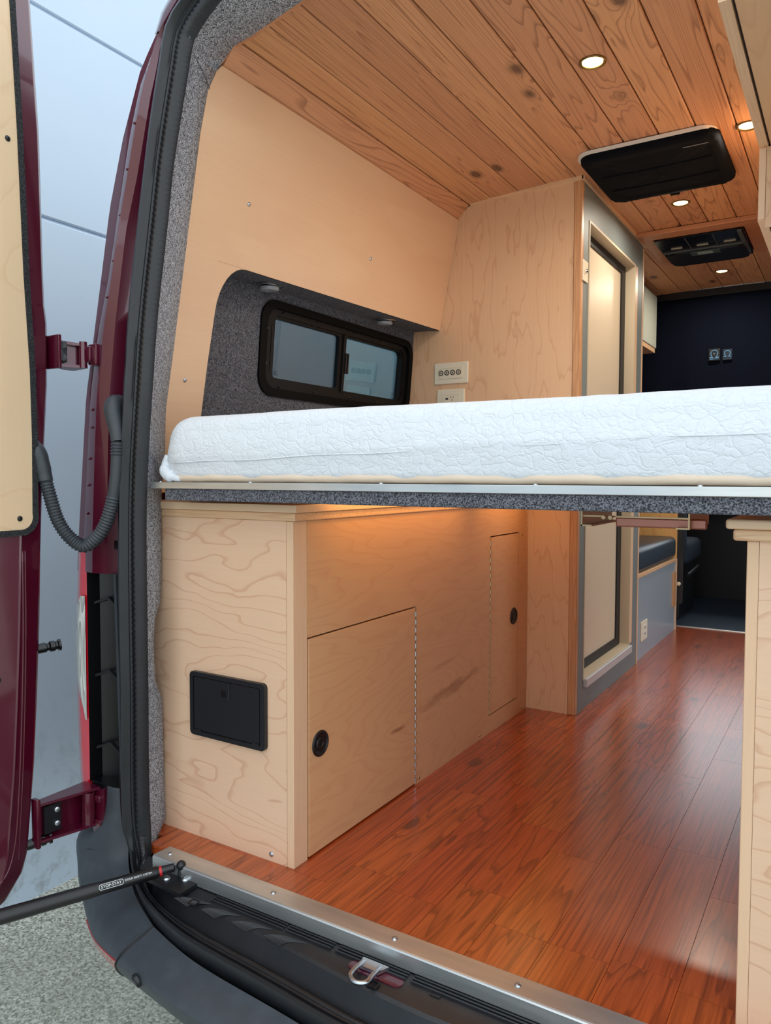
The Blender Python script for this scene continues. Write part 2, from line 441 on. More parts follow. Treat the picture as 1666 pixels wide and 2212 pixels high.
in_top = [(-1.233, 1.172, 1.69), (-1.226, 1.176, 1.738), (-1.214, 1.178, 1.76), (-1.191, 1.18, 1.78), (-1.155, 1.183, 1.808), (-1.1, 1.185, 1.825), (-.9, 1.186, 1.84), (-.555, 1.187, 1.845)]
def loop(b, m, t, nb=34, nm=46, nt=26):
    L = resample(b, nb)[:-1]+resample(m, nm)[:-1]+resample(t, nt)
    return L+[mir(p) for p in reversed(L[1:-1])]
OUT = loop([Vector(p) for p in catmull(out_bot, 5)], [Vector(p) for p in catmull(out_mid, 5)], catmull(out_top, 5))
INN = loop(catmull(in_bot, 5), catmull(in_mid, 5), catmull(in_top, 5))
def outn(o):  # outward (away from the opening's interior, towards the camera side)
    return Vector((0, -1, 0)) if o.z > .05 else (Vector((0, -1, 0)).lerp(Vector((0, -.35, .94)), min(1, (.05-o.z)/.08))).normalized()
def seal_rows(prof):
    rows = []
    for a, b in zip(OUT, INN):
        n = outn(a); rows.append([a.lerp(b, t)+n*h for t, h in prof])
    return rows
bm = bmesh.new()
quad_grid(bm, seal_rows([(-.02, -.03), (0, .0), (.04, .014), (.14, .024), (.26, .026), (.36, .020), (.42, .011), (.47, .010), (.52, .014), (.60, .015), (.66, .010), (.68, -.02)]), closed_u=True)
seal = obj('door_seal', bm, rub, van, smooth=True, autos=50, label='black rubber bulb seal round the rear doorway')
bm = bmesh.new()
# ribbed gripping strip: fine ribs along the loop
rows = []
NR = len(OUT)
den = 6
for i in range(NR):
    a0, b0, a1, b1 = OUT[i], INN[i], OUT[(i+1) % NR], INN[(i+1) % NR]
    for k in range(den):
        t = k/den; a = a0.lerp(a1, t); b = b0.lerp(b1, t); n = outn(a); h = .0028 if k % 2 else 0
        rows.append([a.lerp(b, s)+n*(g+(h if 0 < j < 4 else 0)) for j, (s, g) in enumerate(((.64, .006), (.70, .011), (.84, .009), (.97, .003), (1.04, -.012)))])
quad_grid(bm, rows, closed_u=True)
obj('gripping_strip', bm, rub, seal, smooth=True)

# --- rear pillar (painted), z levels -> (silhouette x, flange x, crest x, channel x, seal x)
def yr(z): return 1.11+(.09*(z-1.0) if z > 1 else 0)
SIL = [(-.06, -1.559), (.087, -1.54), (.195, -1.546), (.415, -1.551), (.646, -1.536), (.85, -1.514), (1.061, -1.491), (1.271, -1.470), (1.427, -1.455), (1.58, -1.424), (1.725, -1.378), (1.803, -1.325), (1.845, -1.267)]
FLG = [(-.06, -1.51), (.415, -1.51), (.691, -1.501), (.85, -1.486), (1.007, -1.47), (1.143, -1.458), (1.266, -1.433), (1.419, -1.413), (1.572, -1.391), (1.68, -1.367), (1.78, -1.316), (1.845, -1.25)]
CHN = [(-.06, -1.43), (.415, -1.43), (.85, -1.415), (1.003, -1.406), (1.158, -1.401), (1.362, -1.384), (1.481, -1.357), (1.659, -1.328), (1.80, -1.285), (1.845, -1.24)]
SEA = [(p[2], p[0]) for p in out_mid]+[(1.771, -1.285), (1.805, -1.268), (1.834, -1.232)]
bm = bmesh.new(); rows = []
zs = [.60+.035*i for i in range(35)]+[1.80, 1.82, 1.838]
for z in zs:
    s, = lerp_tab(SIL, z); f, = lerp_tab(FLG, z); c, = lerp_tab(CHN, z); e, = lerp_tab(SEA, z); y = yr(z)
    s = min(s, f-.006); c = max(min(c, e-.02), f+.012)
    rows.append([Vector(p) for p in ((s-.025, 1.6, z), (s-.02, y+.25, z), (s-.012, y+.06, z), (s-.006, y+.018, z), (s+.003, y+.002, z), (f-.001, y+.004, z), (f, y-.004, z), (f+.004, y-.006, z),
        (f+(c-f)*.45, y-.008, z), (f+(c-f)*.5, y-.012, z), (f+(c-f)*.62, y-.010, z), (c, y-.004, z), (c+.012, y+.022, z), ((c+e)/2+.004, y+.034, z), (e-.004, y+.03, z), (e+.01, y+.012, z))])
quad_grid(bm, rows)
pil = obj('rear_pillar', bm, paint, van, smooth=True, autos=35, label='dark red painted rear door pillar')
# painted top corner and header over the opening
bm = bmesh.new(); rows = []
top = [p for p in OUT if p.z > 1.755]
for p in top:
    dx = p.x-VX; k = min(1, max(0, (p.z-1.755)/.08)); c0 = min(1, abs(dx)/.7)
    rows.append([Vector((p.x, p.y+.02, p.z)), Vector((p.x+dx*.02, p.y-.001, p.z+.008*k)), Vector((VX+dx*(1+.05*c0), p.y-.004, p.z+.022*k)), Vector((VX+dx*(1+.078*c0), p.y+.006, p.z+.040*k)),
        Vector((VX+dx*(1+.092*c0), p.y+.03, p.z+.055*k)), Vector((VX+dx*(1+.10*c0), p.y+.12, p.z+.075*k))])
quad_grid(bm, rows)
obj('roof_edge', bm, paint, van, smooth=True, autos=40)
# weld beads / drops on the pillar
for z, dx in ((1.60, .012), (1.50, .014), (1.40, .013), (1.30, .013), (1.22, .012), (.97, .012), (.93, .014), (.86, .012), (.80, .012), (.735, .012)):
    f, = lerp_tab(FLG, z); bmd = bmesh.new()
    bmesh.ops.create_uvsphere(bmd, u_segments=8, v_segments=6, radius=.0032); bmesh.ops.translate(bmd, vec=(f+dx, yr(z)-.008, z), verts=bmd.verts)
    obj('water_drop', bmd, paint, pil, smooth=True)
# outer body skin: left side with window hole, roof, right side with door opening
bm = bmesh.new()
zl = [-.30, -.06, .2, .42, .65, .85, 1.06, 1.20, 1.355, 1.43, 1.58, 1.725, 1.80, 1.845, 1.93, 1.99]; yl = [1.30, 1.60, 1.64, 2.525, 3.5, 4.5, 6.2]
def skx(z, y):
    s_ = lerp_tab(SIL, z)[0] if z < 1.845 else -1.267+(z-1.845)*3.2
    return s_-.025-(.02 if y > 1.7 else 0)
vg = [[bm.verts.new((skx(z, y) if z < 1.98 else VX, y, z)) for y in yl] for z in zl]
for i in range(len(zl)-1):
    for j in range(len(yl)-1):
        if yl[j] == 1.64 and zl[i] in (1.06, 1.20): continue
        bm.faces.new((vg[i][j], vg[i][j+1], vg[i+1][j+1], vg[i+1][j]))
struct('wall_exterior', bm, paint, smooth=True, label='dark red outer body side of the van')
bm = bmesh.new()
bx(bm, .43, .46, 1.15, 2.95, -.3, 1.75); bx(bm, .43, .46, 4.25, 6.2, -.3, 1.75); bx(bm, .43, .46, 2.95, 4.25, 1.68, 1.76)
quad_grid(bm, [[(VX, y, 1.99), (.14, y, 1.95), (.35, y, 1.86), (.46, y, 1.74)] for y in (1.30, 3, 4.6, 6.2)])
bx(bm, -1.50, .42, 1.15, 6.1, -.12, -.07)
struct('wall_right', bm, blk_rec)

# --- tail lamp
tl = obj('tail_lamp', (lambda b: (quad_grid(b, [[Vector(p) for p in ((s-.03, 1.30, z), (s-.010, 1.16, z), (s, 1.122, z), (s+.008, 1.110, z), (s+.03, 1.103, z), (-1.492-.0*z, 1.104, z), (-1.490, 1.13, z))] for z in [.645-.03*i for i in range(22)] for s in [lerp_tab(SIL, z)[0]]]), b)[1])(bmesh.new()), red_l, van, smooth=True, autos=60, label='red tail lamp wrapping the van corner')
bm = bmesh.new(); rows = []
for i in range(25):
    z = .545-.012*i; s, = lerp_tab(SIL, z)
    t = i/24; lft = s+.018+(.030*max(0, (t-.68)/.32)**1.2)+(.012*max(0, (.08-t)/.08))
    rows.append([Vector((lft, 1.106, z)), Vector((lft+.004, 1.099, z)), Vector(((lft-1.494)/2, 1.0975, z)), Vector((-1.493, 1.099, z))])
quad_grid(bm, rows)
obj('clear_lens', bm, clr_l, tl, smooth=True, label='clear ribbed reversing lens')
# black channel beside the lamp
bm = bmesh.new()
quad_grid(bm, [[Vector((-1.492, 1.104, z)), Vector((-1.487, 1.135, z)), Vector((-1.44, 1.165, z)), Vector((-1.38, 1.16, z)), Vector((-1.368, 1.115, z))] for z in (.655, .45, .2, .11)])
bx(bm, -1.492, -1.37, 1.12, 1.17, .655, .675); bx(bm, -1.485, -1.37, 1.105, 1.16, .085, .115)
ch = obj('lamp_channel', bm, plain('channel_black', srgb(9, 9, 12), .35), van, smooth=True, autos=40)
bm = bmesh.new(); prism(bm, [(-1.404, 1.108, .60), (-1.396, 1.108, .60), (-1.380, 1.108, .11), (-1.389, 1.108, .11)], (0, .03, 0))
obj('channel_strip', bm, rub_hose, ch)
for z0, z1 in ((.53, .55), (.36, .385), (.19, .20)):
    bm = bmesh.new(); prism(bm, [(-1.488, 1.120, z0), (-1.455, 1.132, z0+.012), (-1.43, 1.140, z0-.012), (-1.43, 1.140, z0-.018), (-1.455, 1.132, z0+.006), (-1.488, 1.120, z0-.006)], (0, .01, 0))
    obj('channel_rib', bm, blk, ch)

# --- bumper (corner piece + centre piece)
ST = [ # stations: seal edge -> lower lip
 [(-1.372, 1.113, .115), (-1.395, 1.10, .118), (-1.415, 1.098, .118), (-1.425, 1.10, .115), (-1.43, 1.11, .10), (-1.43, 1.12, .08), (-1.43, 1.14, .05), (-1.43, 1.16, .03)],
 [(-1.372, 1.110, .05), (-1.395, 1.095, .05), (-1.418, 1.092, .05), (-1.432, 1.095, .045), (-1.44, 1.105, .03), (-1.445, 1.12, .0), (-1.45, 1.14, -.02), (-1.45, 1.16, -.03)],
 [(-1.366, 1.108, -.01), (-1.40, 1.088, -.02), (-1.44, 1.080, -.03), (-1.475, 1.082, -.035), (-1.51, 1.090, -.035), (-1.545, 1.11, -.03), (-1.565, 1.16, -.03), (-1.575, 1.30, -.03)],
 [(-1.350, 1.095, -.04), (-1.385, 1.070, -.06), (-1.43, 1.060, -.08), (-1.475, 1.062, -.09), (-1.505, 1.078, -.10), (-1.53, 1.11, -.11), (-1.545, 1.18, -.12), (-1.55, 1.32, -.12)],
 [(-1.300, 1.063, -.062), (-1.325, 1.038, -.080), (-1.36, 1.020, -.105), (-1.395, 1.022, -.13), (-1.425, 1.040, -.155), (-1.455, 1.085, -.18), (-1.47, 1.16, -.20), (-1.48, 1.30, -.21)],
 [(-1.235, 1.028, -.066), (-1.25, 1.002, -.080), (-1.275, .978, -.105), (-1.300, .975, -.13), (-1.325, .988, -.158), (-1.355, 1.03, -.20), (-1.39, 1.11, -.25), (-1.42, 1.24, -.29)],
 [(-1.150, .990, -.066), (-1.157, .968, -.077), (-1.170, .938, -.094), (-1.182, .929, -.112), (-1.197, .938, -.136), (-1.225, .975, -.182), (-1.27, 1.05, -.25), (-1.33, 1.16, -.33)],
 [(-1.000, .955, -.066), (-1.003, .935, -.074), (-1.006, .905, -.086), (-1.010, .892, -.100), (-1.016, .902, -.122), (-1.035, .935, -.168), (-1.08, 1.01, -.25), (-1.14, 1.12, -.33)],
 [(-.80, .938, -.066), (-.80, .918, -.073), (-.80, .888, -.085), (-.80, .874, -.100), (-.803, .883, -.122), (-.81, .91, -.17), (-.83, .99, -.25), (-.85, 1.12, -.33)],
 [(-.555, .921, -.066), (-.555, .902, -.073), (-.555, .872, -.085), (-.555, .858, -.100), (-.555, .866, -.122), (-.555, .89, -.17), (-.555, .97, -.25), (-.555, 1.12, -.33)]]
def bumper_grid(st, bm, nu=6):
    cols = [catmull([s[j] for s in st], nu) for j in range(8)]
    rows = [[c[i] for c in cols] for i in range(len(cols[0]))]
    rows = [catmull(r, 4) for r in rows]
    quad_grid(bm, rows)
bm = bmesh.new(); bumper_grid(ST[:7], bm)
bc = obj('bumper_corner', bm, plas_bump, van, smooth=True, autos=60, label='dark grey plastic bumper corner')
bm = bmesh.new(); cs = ST[6:]
cs = cs+[[mir(p) for p in s] for s in reversed(cs[:-1])]
bumper_grid(cs, bm)
bb = obj('bumper', bm, plas_bump, van, smooth=True, autos=60, label='dark grey plastic rear bumper')
# seam between corner and centre piece
bm = bmesh.new(); sm = catmull(ST[6], 6)
tube(bm, [p+Vector((0, -.0005, .0005)) for p in sm[:-6]], .0022, 8)
obj('bumper_seam', bm, blk_rec, bb)
# raised facet running down the corner piece
bm = bmesh.new()
fc = [[p for p in catmull([st[j] for st in ST[2:6]], 8)] for j in (1, 2, 3, 4)]
rows = []
for i in range(0, 22):
    t = i/21; c1, c2, c3 = fc[1][i], fc[2][i], fc[3][i]; o = Vector((-.55, -.83, .1)).normalized()
    a = c1.lerp(c2, .15); b = c1.lerp(c2, .85); h = .006*(1-t)
    rows.append([a-o*.002, a+o*.0008, b+o*h, b+(c2-c1)*.12-o*.003])
quad_grid(bm, rows)
obj('corner_facet', bm, plas_bump, bc, smooth=True, autos=25)
# parking sensor
bm = bmesh.new(); lathe(bm, [(.013, -.004), (.013, .002), (.0115, .003), (.0112, .001), (.0001, .001)], (-1.101, .9065, -.1105), (-.28, -.90, -.35))
obj('parking_sensor', bm, blk, bb, smooth=True, autos=40)
# red reflector on the lower corner
bm = bmesh.new()
cols = [catmull([s[j] for s in ST[3:7]], 8) for j in range(8)]
up_ = [c for c in cols[3]]; mi_ = [c for c in cols[4]]; lo_ = [c for c in cols[5]]
rows = []
for i in range(9, 25):
    t = (i-9)/13; a = up_[i].lerp(mi_[i], .9-.75*t); b = mi_[i].lerp(lo_[i], .05+.15*t)
    o = Vector((-.45, -.85, -.25)).normalized()*.004
    rows.append([a, a+o, b+o, b])
quad_grid(bm, rows)
obj('bumper_reflector', bm, plain('reflector_red', srgb(190, 40, 44), .25, Coat_Weight=1.), bc, smooth=True, autos=40, label='red reflector strip in the bumper corner')

# --- entry step (plastic tread between seal and sill)
bm = bmesh.new(); rows = []
inn = [p for p in INN if p.z < .03 and p.x < .25]
inn = sorted(inn, key=lambda p: p.x)
for p in inn:
    yb = 1.108; rows.append([Vector((p.x, p.y-.006, p.z-.005)), p+Vector((0, .006, -.012)), Vector((p.x, min(p.y+.022, yb-.03), -.052)), Vector((p.x, min(p.y+.030, yb-.02), -.034)),
        Vector((p.x, min(p.y+.036, yb-.015), -.030)), Vector((p.x, yb-.01, -.026)), Vector((p.x, yb, -.018)), Vector((p.x, yb+.004, -.018))])
quad_grid(bm, rows)
stp = obj('entry_step', bm, plas_step, van, smooth=True, autos=30, label='black ribbed plastic step cover')
bm = bmesh.new()   # ribs along the back of the tread
for k in range(5):
    y = 1.066+.0075*k
    for x0, x1 in ((-1.07, -.885), (-.88, -.775), (-.765, -.62), (-.61, -.38), (-.37, .1)):
        bx(bm, x0, x1, y, y+.003, -.031, -.0235, .0008, 1)
obj('step_rib', bm, plas_step, stp)
bm = bmesh.new()   # curved fan shaped grip patches
for cx in (-1.13, -1.055, -.975, -.895):
    for k in range(11):
        x = cx-.004*k+.03; a = k/10
        p = [(x, 1.028+.008*a, -.0285), (x+.012, 1.048, -.0285), (x+.040, 1.060-.002*a, -.0282)]
        tube(bm, catmull(p, 4), .0009, 5)
obj('grip_pattern', bm, plas_step, stp)
for x, y in ((-1.095, 1.045), (-.56, 1.066), (-.66, 1.030)):
    bm = bmesh.new(); loopo = rrect(x-.010, x+.010, y-.009, y+.009, .003, 3); loopi = rrect(x-.0075, x+.0075, y-.0065, y+.0065, .002, 3)
    ring(bm, loopo, loopi, lambda a, b, d: (a, b, d), -.032, -.0262)
    obj('step_clip', bm, blk, stp)
# striker hole with painted metal and steel loop
bm = bmesh.new()
slab(bm, rrect(-.725, -.618, 1.043, 1.068, .012, 5), lambda a, b, d: (a, b, d), -.034, -.0268)
hole = obj('striker_recess', bm, paint, stp)
bm = bmesh.new()
P = [(-.70, 1.062, -.020), (-.698, 1.03, -.014), (-.692, 1.008, -.012), (-.676, 1.0, -.012), (-.661, 1.008, -.012), (-.663, 1.03, -.014), (-.667, 1.062, -.020)]
tube(bm, catmull(P, 6), .0042, 10)
prism(bm, [(-.703, 1.050, -.0255), (-.664, 1.050, -.0255), (-.655, 1.072, -.0255), (-.708, 1.072, -.0255)], (0, 0, .006))
obj('striker_loop', bm, steel, stp, smooth=True, autos=40, label='steel door latch striker loop')

# --- conduit hose between body and left door
bm = bmesh.new()
lathe(bm, [(.026, -.010), (.028, .0), (.026, .006), (.020, .010), (.018, .022)], (-1.392, 1.118, .958), (0.1, -1, 0), 20)
for v in bm.verts: v.co.z = .958+(v.co.z-.958)*1.55; v.co.x = -1.392+(v.co.x+1.392)*.9
P = catmull([(-1.388, 1.110, .985), (-1.374, 1.090, .965), (-1.358, 1.084, .925), (-1.352, 1.083, .895)], 5)
tube(bm, P, [.016, .019, .020, .0205, .020, .020, .019, .018, .018, .017, .016, .0155, .015, .0148, .0145, .0145])
elbow = P[-1]
HP = [(-1.352, 1.083, .895), (-1.358, 1.082, .82), (-1.370, 1.079, .755), (-1.392, 1.070, .70), (-1.425, 1.055, .668), (-1.452, 1.040, .680), (-1.474, 1.022, .72), (-1.487, 1.010, .78), (-1.492, 1.004, .815)]
path = resample(catmull(HP, 12), 190)
rad = []
for i in range(190):
    z = path[i].z; corr = (i < 14) or (i > 52)
    rad.append((.0138+(.0016 if i % 3 == 0 else -.0010)) if corr else .0128)
tube(bm, path, rad, 16)
tube(bm, catmull([(-1.492, 1.004, .81), (-1.496, 1.000, .84), (-1.502, .994, .87), (-1.515, .985, .895)], 5), [.016]*4+[.017]*4+[.018]*4+[.016]*4)
obj('conduit_hose', bm, rub_hose, van, smooth=True, autos=50, label='corrugated grey rubber cable conduit drooping between pillar and door')

# ================================================================== LEFT REAR DOOR (open)
dr = thing('rear_door', (-1.53, .6, -.09), 'open dark red rear door with maple panel at the left picture edge', 'door')
EDGE = [(-.20, .80), (-.10, .87), (-.09, .886), (-.078, .912), (-.034, .95), (.003, .962), (.19, .982), (.443, .999), (.747, 1.010), (1.02, 1.030), (1.152, 1.032), (1.20, 1.026), (1.546, 1.022), (1.86, 1.004), (1.95, .99)]
bm = bmesh.new(); rows = []
zz = [-.092, -.088, -.078, -.06, -.034, .003, .06, .19, .35, .5, .65, .80, .95, 1.02, 1.08, 1.152, 1.19, 1.25, 1.4, 1.55, 1.7, 1.86, 1.95]
for z in zz:
    e, = lerp_tab(EDGE, z); zl = z+ .0
    rows.append([Vector(p) for p in ((-1.500, .20, z), (-1.500, e-.062, z), (-1.498, e-.058, z), (-1.500, e-.054, z), (-1.500, e-.018, z), (-1.504, e-.010, z), (-1.512, e-.004, z), (-1.530, e, z), (-1.560, e+.004, z), (-1.572, e-.01, z), (-1.58, .20, z))])
vv = quad_grid(bm, rows, closed_v=True); bm.faces.new(vv[0]); bm.faces.new(list(reversed(vv[-1])))
shell = obj('door_shell', bm, paint, dr, smooth=True, autos=40)
# raised contour line on the lower panel
bm = bmesh.new()
tube(bm, catmull([(-1.5, .953, .66), (-1.5, .950, .45), (-1.5, .938, .2), (-1.5, .920, .02), (-1.5, .88, -.04), (-1.5, .80, -.055), (-1.5, .6, -.06)], 6), .0022, 6)
tube(bm, catmull([(-1.5, .959, .66), (-1.5, .956, .45), (-1.5, .945, .2), (-1.5, .930, .0)], 6), .0016, 6)
obj('door_swage', bm, paint, dr, smooth=True)
# maple panel
def fx(x0): return lambda a, b, d: (x0+d, a, b)
PE = [(.69, .975), (.73, .974), (.9, .976), (1.045, .974), (1.24, .964), (1.55, .955), (1.80, .944), (1.95, .935)]
def dpoly(off):
    L = []
    for z in (1.95, 1.8, 1.55, 1.24, 1.045, .9, .74):
        L.append((lerp_tab(PE, z)[0]+off, z))
    r = .028; yc, zc = .975-r, .705+r
    for k in range(7):
        t = math.radians(-90*k/6); L.append((yc+(r+off)*math.cos(t), zc+(r+off)*math.sin(t)))
    L.append((.22, .705-off)); L.append((.22, 1.95)); return L
bm = bmesh.new(); slab(bm, dpoly(0), fx(-1.5), 0, .007); dp = obj('door_panel', bm, maple_door, dr, label='light maple plywood door panel')
bm = bmesh.new(); ring(bm, dpoly(.0115), dpoly(-.001), fx(-1.5), -.002, .0095)
obj('panel_trim', bm, carpet_mat('ribbed_black', srgb(16, 17, 18), srgb(56, 58, 60), 300), dr, label='black zip trim around the door panel')
def screw(c, ax, m, parent, r=.0048, name='screw'):
    bm = bmesh.new(); lathe(bm, [(r, -.001), (r, .0008), (r*.75, .0022), (r*.3, .0026), (r*.28, .0012), (.0001, .0012)], c, ax, 14)
    return obj(name, bm, m, parent, smooth=True, autos=50)
for y, z in ((.934, 1.511), (.944, .700+.03)): screw((-1.493, y, z), (1, 0, 0), blk, dp, .006)
# holes in the lower door skin and rubber buffers
for y, z in ((.893, .395), (.872, .41), (.872, .375)):
    bm = bmesh.new(); lathe(bm, [(.0068, -.001), (.0066, .0006), (.0001, .0006)], (-1.5, y, z), (1, 0, 0), 12); obj('drain_hole', bm, blk_rec, dr)
for y, z, dx in ((.999, .440, .0), (.968, .012, .01)):
    bm = bmesh.new(); lathe(bm, [(.010, -.03), (.011, .0), (.011, .012), (.0085, .014), (.0085, .018), (.012, .021), (.012, .030), (.0095, .032), (.0095, .036), (.013, .038), (.013, .043), (.0001, .044)], (-1.515, y, z), (.35, .93, 0.08), 16)
    obj('rubber_buffer', bm, blk_gl, dr, smooth=True, autos=40, label='black rubber door buffer')
# upper hinge
bm = bmesh.new()
bx(bm, -1.53, -1.475, 1.030, 1.038, 1.055, 1.128, .002)
prism(bm, catmull([(-1.505, 1.035, 1.118), (-1.50, 1.06, 1.120), (-1.493, 1.082, 1.118), (-1.483, 1.092, 1.113)], 4)+[Vector((-1.46, 1.092, 1.113)), Vector((-1.49, 1.035, 1.118))], (0, 0, -.006))
prism(bm, catmull([(-1.505, 1.035, 1.066), (-1.50, 1.06, 1.062), (-1.493, 1.082, 1.062), (-1.483, 1.092, 1.066)], 4)+[Vector((-1.46, 1.092, 1.066)), Vector((-1.49, 1.035, 1.066))], (0, 0, -.006))
prism(bm, [(-1.505, 1.035, 1.118), (-1.499, 1.035, 1.118), (-1.478, 1.093, 1.113), (-1.484, 1.093, 1.113)], (0, 0, -.052))
hng = obj('door_hinge', bm, paint, dr, smooth=True, autos=30, label='dark red upper door hinge')
bm = bmesh.new(); tube(bm, [(-1.466, 1.085, 1.060), (-1.466, 1.085, 1.118)], .0085, 14); bx(bm, -1.475, -1.44, 1.082, 1.10, 1.073, 1.107, .004)
bx(bm, -1.462, -1.432, 1.092, 1.112, 1.066, 1.114, .005)
obj('hinge_knuckle', bm, paint, hng, smooth=True, autos=40)
bm = bmesh.new(); bx(bm, -1.497, -1.480, 1.040, 1.056, 1.070, 1.116, .003); obj('hinge_plate', bm, rub_hose, hng)
for z in (1.105, 1.079):
    bm = bmesh.new(); lathe(bm, [(.009, 0), (.009, .004), (.006, .005), (.006, .003), (.0001, .003)], (-1.483, 1.046, z), (.75, -.66, 0), 14); obj('hinge_bolt', bm, blk_gl, hng, smooth=True, autos=40)
# lower hinge
bm = bmesh.new()
def arm(z, t): prism(bm, [(-1.515, .975, z), (-1.492, .975, z), (-1.448, 1.098, z+.006), (-1.505, 1.10, z+.006)], (0, 0, t))
arm(.098, .006); arm(.022, -.006)
prism(bm, [(-1.515, .975, .10), (-1.509, .975, .10), (-1.495, 1.10, .108), (-1.503, 1.10, .108)], (0, 0, -.084))
bx(bm, -1.512, -1.49, .968, .978, .005, .115, .003)
lh = obj('door_hinge', bm, paint, dr, smooth=True, autos=30, label='dark red lower door hinge')
bm = bmesh.new(); tube(bm, [(-1.468, 1.082, .022), (-1.468, 1.082, .100)], .014, 16)
prism(bm, [(-1.475, 1.096, .10), (-1.43, 1.094, .108), (-1.425, 1.092, .02), (-1.437, 1.09, -.022), (-1.452, 1.09, -.022), (-1.482, 1.096, .030)], (0, .02, 0))
for dz in (.03, .085): bx(bm, -1.455, -1.435, 1.086, 1.10, dz-.008, dz+.008, .004)
obj('hinge_knuckle', bm, paint, lh, smooth=True, autos=40)
bm = bmesh.new(); prism(bm, [(-1.505, .992, .09), (-1.500, 1.03, .092), (-1.500, 1.03, .030), (-1.505, .992, .028)], (.008, -.002, 0)); obj('hinge_plate', bm, blk_rec, lh)
for z in (.078, .047):
    bm = bmesh.new(); lathe(bm, [(.006, 0), (.006, .005), (.004, .006), (.0001, .006)], (-1.493, 1.018, z), (.9, -.3, 0), 14); obj('hinge_bolt', bm, steel, lh, smooth=True, autos=40)

# --- door stay rod
A = Vector((-1.180, 1.090, .004)); B = Vector((-1.488, .700, -.058))
rod = thing('door_stay', (A.x, A.y, A.z), 'black telescopic stay bar with white lettering from step to open door', 'door stay')
d = (B-A).normalized()
bm = bmesh.new(); tube(bm, [A+d*.045, A+d*.047, A+d*.16, A+d*.18, (A+B)/2+d*.2], [.0105, .0118, .0125, .0140, .0160], 24)
tb = obj('stay_tube', bm, rubber('stay_black', srgb(20, 20, 22), .35), rod, smooth=True, autos=50)
bm = bmesh.new(); tube(bm, [(A+B)/2+d*.19, B], .008, 16); obj('stay_piston', bm, blk, rod, smooth=True, autos=50)
bm = bmesh.new(); tube(bm, [A+d*.012, A+d*.014, A+d*.030, A+d*.040, A+d*.046], [.006, .0085, .0085, .0095, .0095], 16)
bmesh.ops.create_uvsphere(bm, u_segments=14, v_segments=10, radius=.010, matrix=Matrix.Translation(A+Vector((.002, 0, .001))))
tube(bm, [A+Vector((0, 0, -.004)), A+Vector((.0, 0, -.020))], [.005, .007], 12)
obj('end_joint', bm, blk, rod, smooth=True, autos=50)
bm = bmesh.new(); tube(bm, [A+d*.038, A+d*.043], .0102, 16); obj('red_clip', bm, red_pl, rod, smooth=True, autos=50, label='red locking clip')
bm = bmesh.new(); slab(bm, [(-1.238, 1.046), (-1.130, 1.040), (-1.128, 1.098), (-1.215, 1.104), (-1.242, 1.088)], lambda a, b, dd: (a, b, dd), -.026, -.0185)
pm = obj('mounting_plate', bm, blk, rod, label='black mounting plate bolted on the step')
for x, y in ((-1.196, 1.066), (-1.160, 1.084)):
    bm = bmesh.new(); lathe(bm, [(.008, 0), (.008, .002), (.005, .005), (.002, .005), (.0001, .003)], (x, y, -.0185), (0, 0, 1), 16); obj('plate_rivet', bm, steel, pm, smooth=True, autos=50)
def text_mesh(name, txt, size, mat4, m, parent, ext=.0002):
    cu = bpy.data.curves.new(name, 'FONT'); cu.body = txt; cu.size = size; cu.extrude = ext; cu.align_x = 'CENTER'; cu.align_y = 'CENTER'
    o = bpy.data.objects.new(name+'_tmp', cu); C.objects.link(o)
    dg = bpy.context.evaluated_depsgraph_get(); me = bpy.data.meshes.new_from_object(o.evaluated_get(dg))
    bpy.data.objects.remove(o); me.transform(mat4); me.materials.clear(); me.materials.append(m)
    r = bpy.data.objects.new(name, me); C.objects.link(r)
    if parent is not None:
        r.parent = parent
        if parent.type == 'EMPTY': r.location = -Vector(parent.location)
    return r
xr = -d                                                     # lettering reads towards the step
def label_frame(dist, upshift, rad):
    c = A+d*dist; tocam = (Vector((0, 0, .82))-c); tocam = (tocam-xr*tocam.dot(xr)).normalized(); yv = tocam.cross(xr).normalized()
    if yv.z < 0: yv = -yv
    th = upshift/rad; nn = tocam*math.cos(th)+yv*math.sin(th); yy = yv*math.cos(th)-tocam*math.sin(th)
    Mx = Matrix((xr, yy, nn)).transposed().to_4x4(); Mx.translation = c+nn*(rad+.0004); return Mx
text_mesh('lettering', 'STOP-STAY', .0078, label_frame(.137, .001, .0128), white_ink, tb)
text_mesh('lettering', 'DOOR SAFETY SYSTEM', .0052, label_frame(.084, .0016, .0126), white_ink, tb)
bm = bmesh.new(); Mx = label_frame(.137, .001, .0126)
ring(bm, rrect(-.0235, .0235, -.0055, .0055, .004, 5), rrect(-.0228, .0228, -.0048, .0048, .0036, 5), lambda a, b, dd: Mx @ Vector((a, b, dd)), .0, .0003)
obj('label_border', bm, white_ink, tb)

# ================================================================== INTERIOR SHELL
# floor planks
fb = bmesh.new(); lay = fb.faces.layers.float.new('pid')
joints = {2: [1.25], 3: [1.346], 4: [1.253]}
xs0 = -.988-.11*4; pidn = 0
for k in range(18):
    x0 = xs0+.11*k; x1 = x0+.11
    rnd = random.Random(k*13+5); kk = k-4
    y = 1.125; brk = sorted(joints.get(kk, [1.2+.1*rnd.random()])); first = True
    while y < 4.36:
        y2 = brk[0] if first else y+rnd.choice((.32, .46, .62, .9)); first = False
        y2 = min(y2, 4.365)
        n0 = len(fb.faces); bx(fb, x0+.0004, x1-.0004, y+.0004, y2-.0004, -.02, 0)
        fb.faces.ensure_lookup_table()
        for f in fb.faces[n0:]: f[lay] = pidn*.137+rnd.random()*.05
        pidn += 1; y = y2
bx(fb, xs0, xs0+1.98, 1.14, 4.36, -.03, -.006)
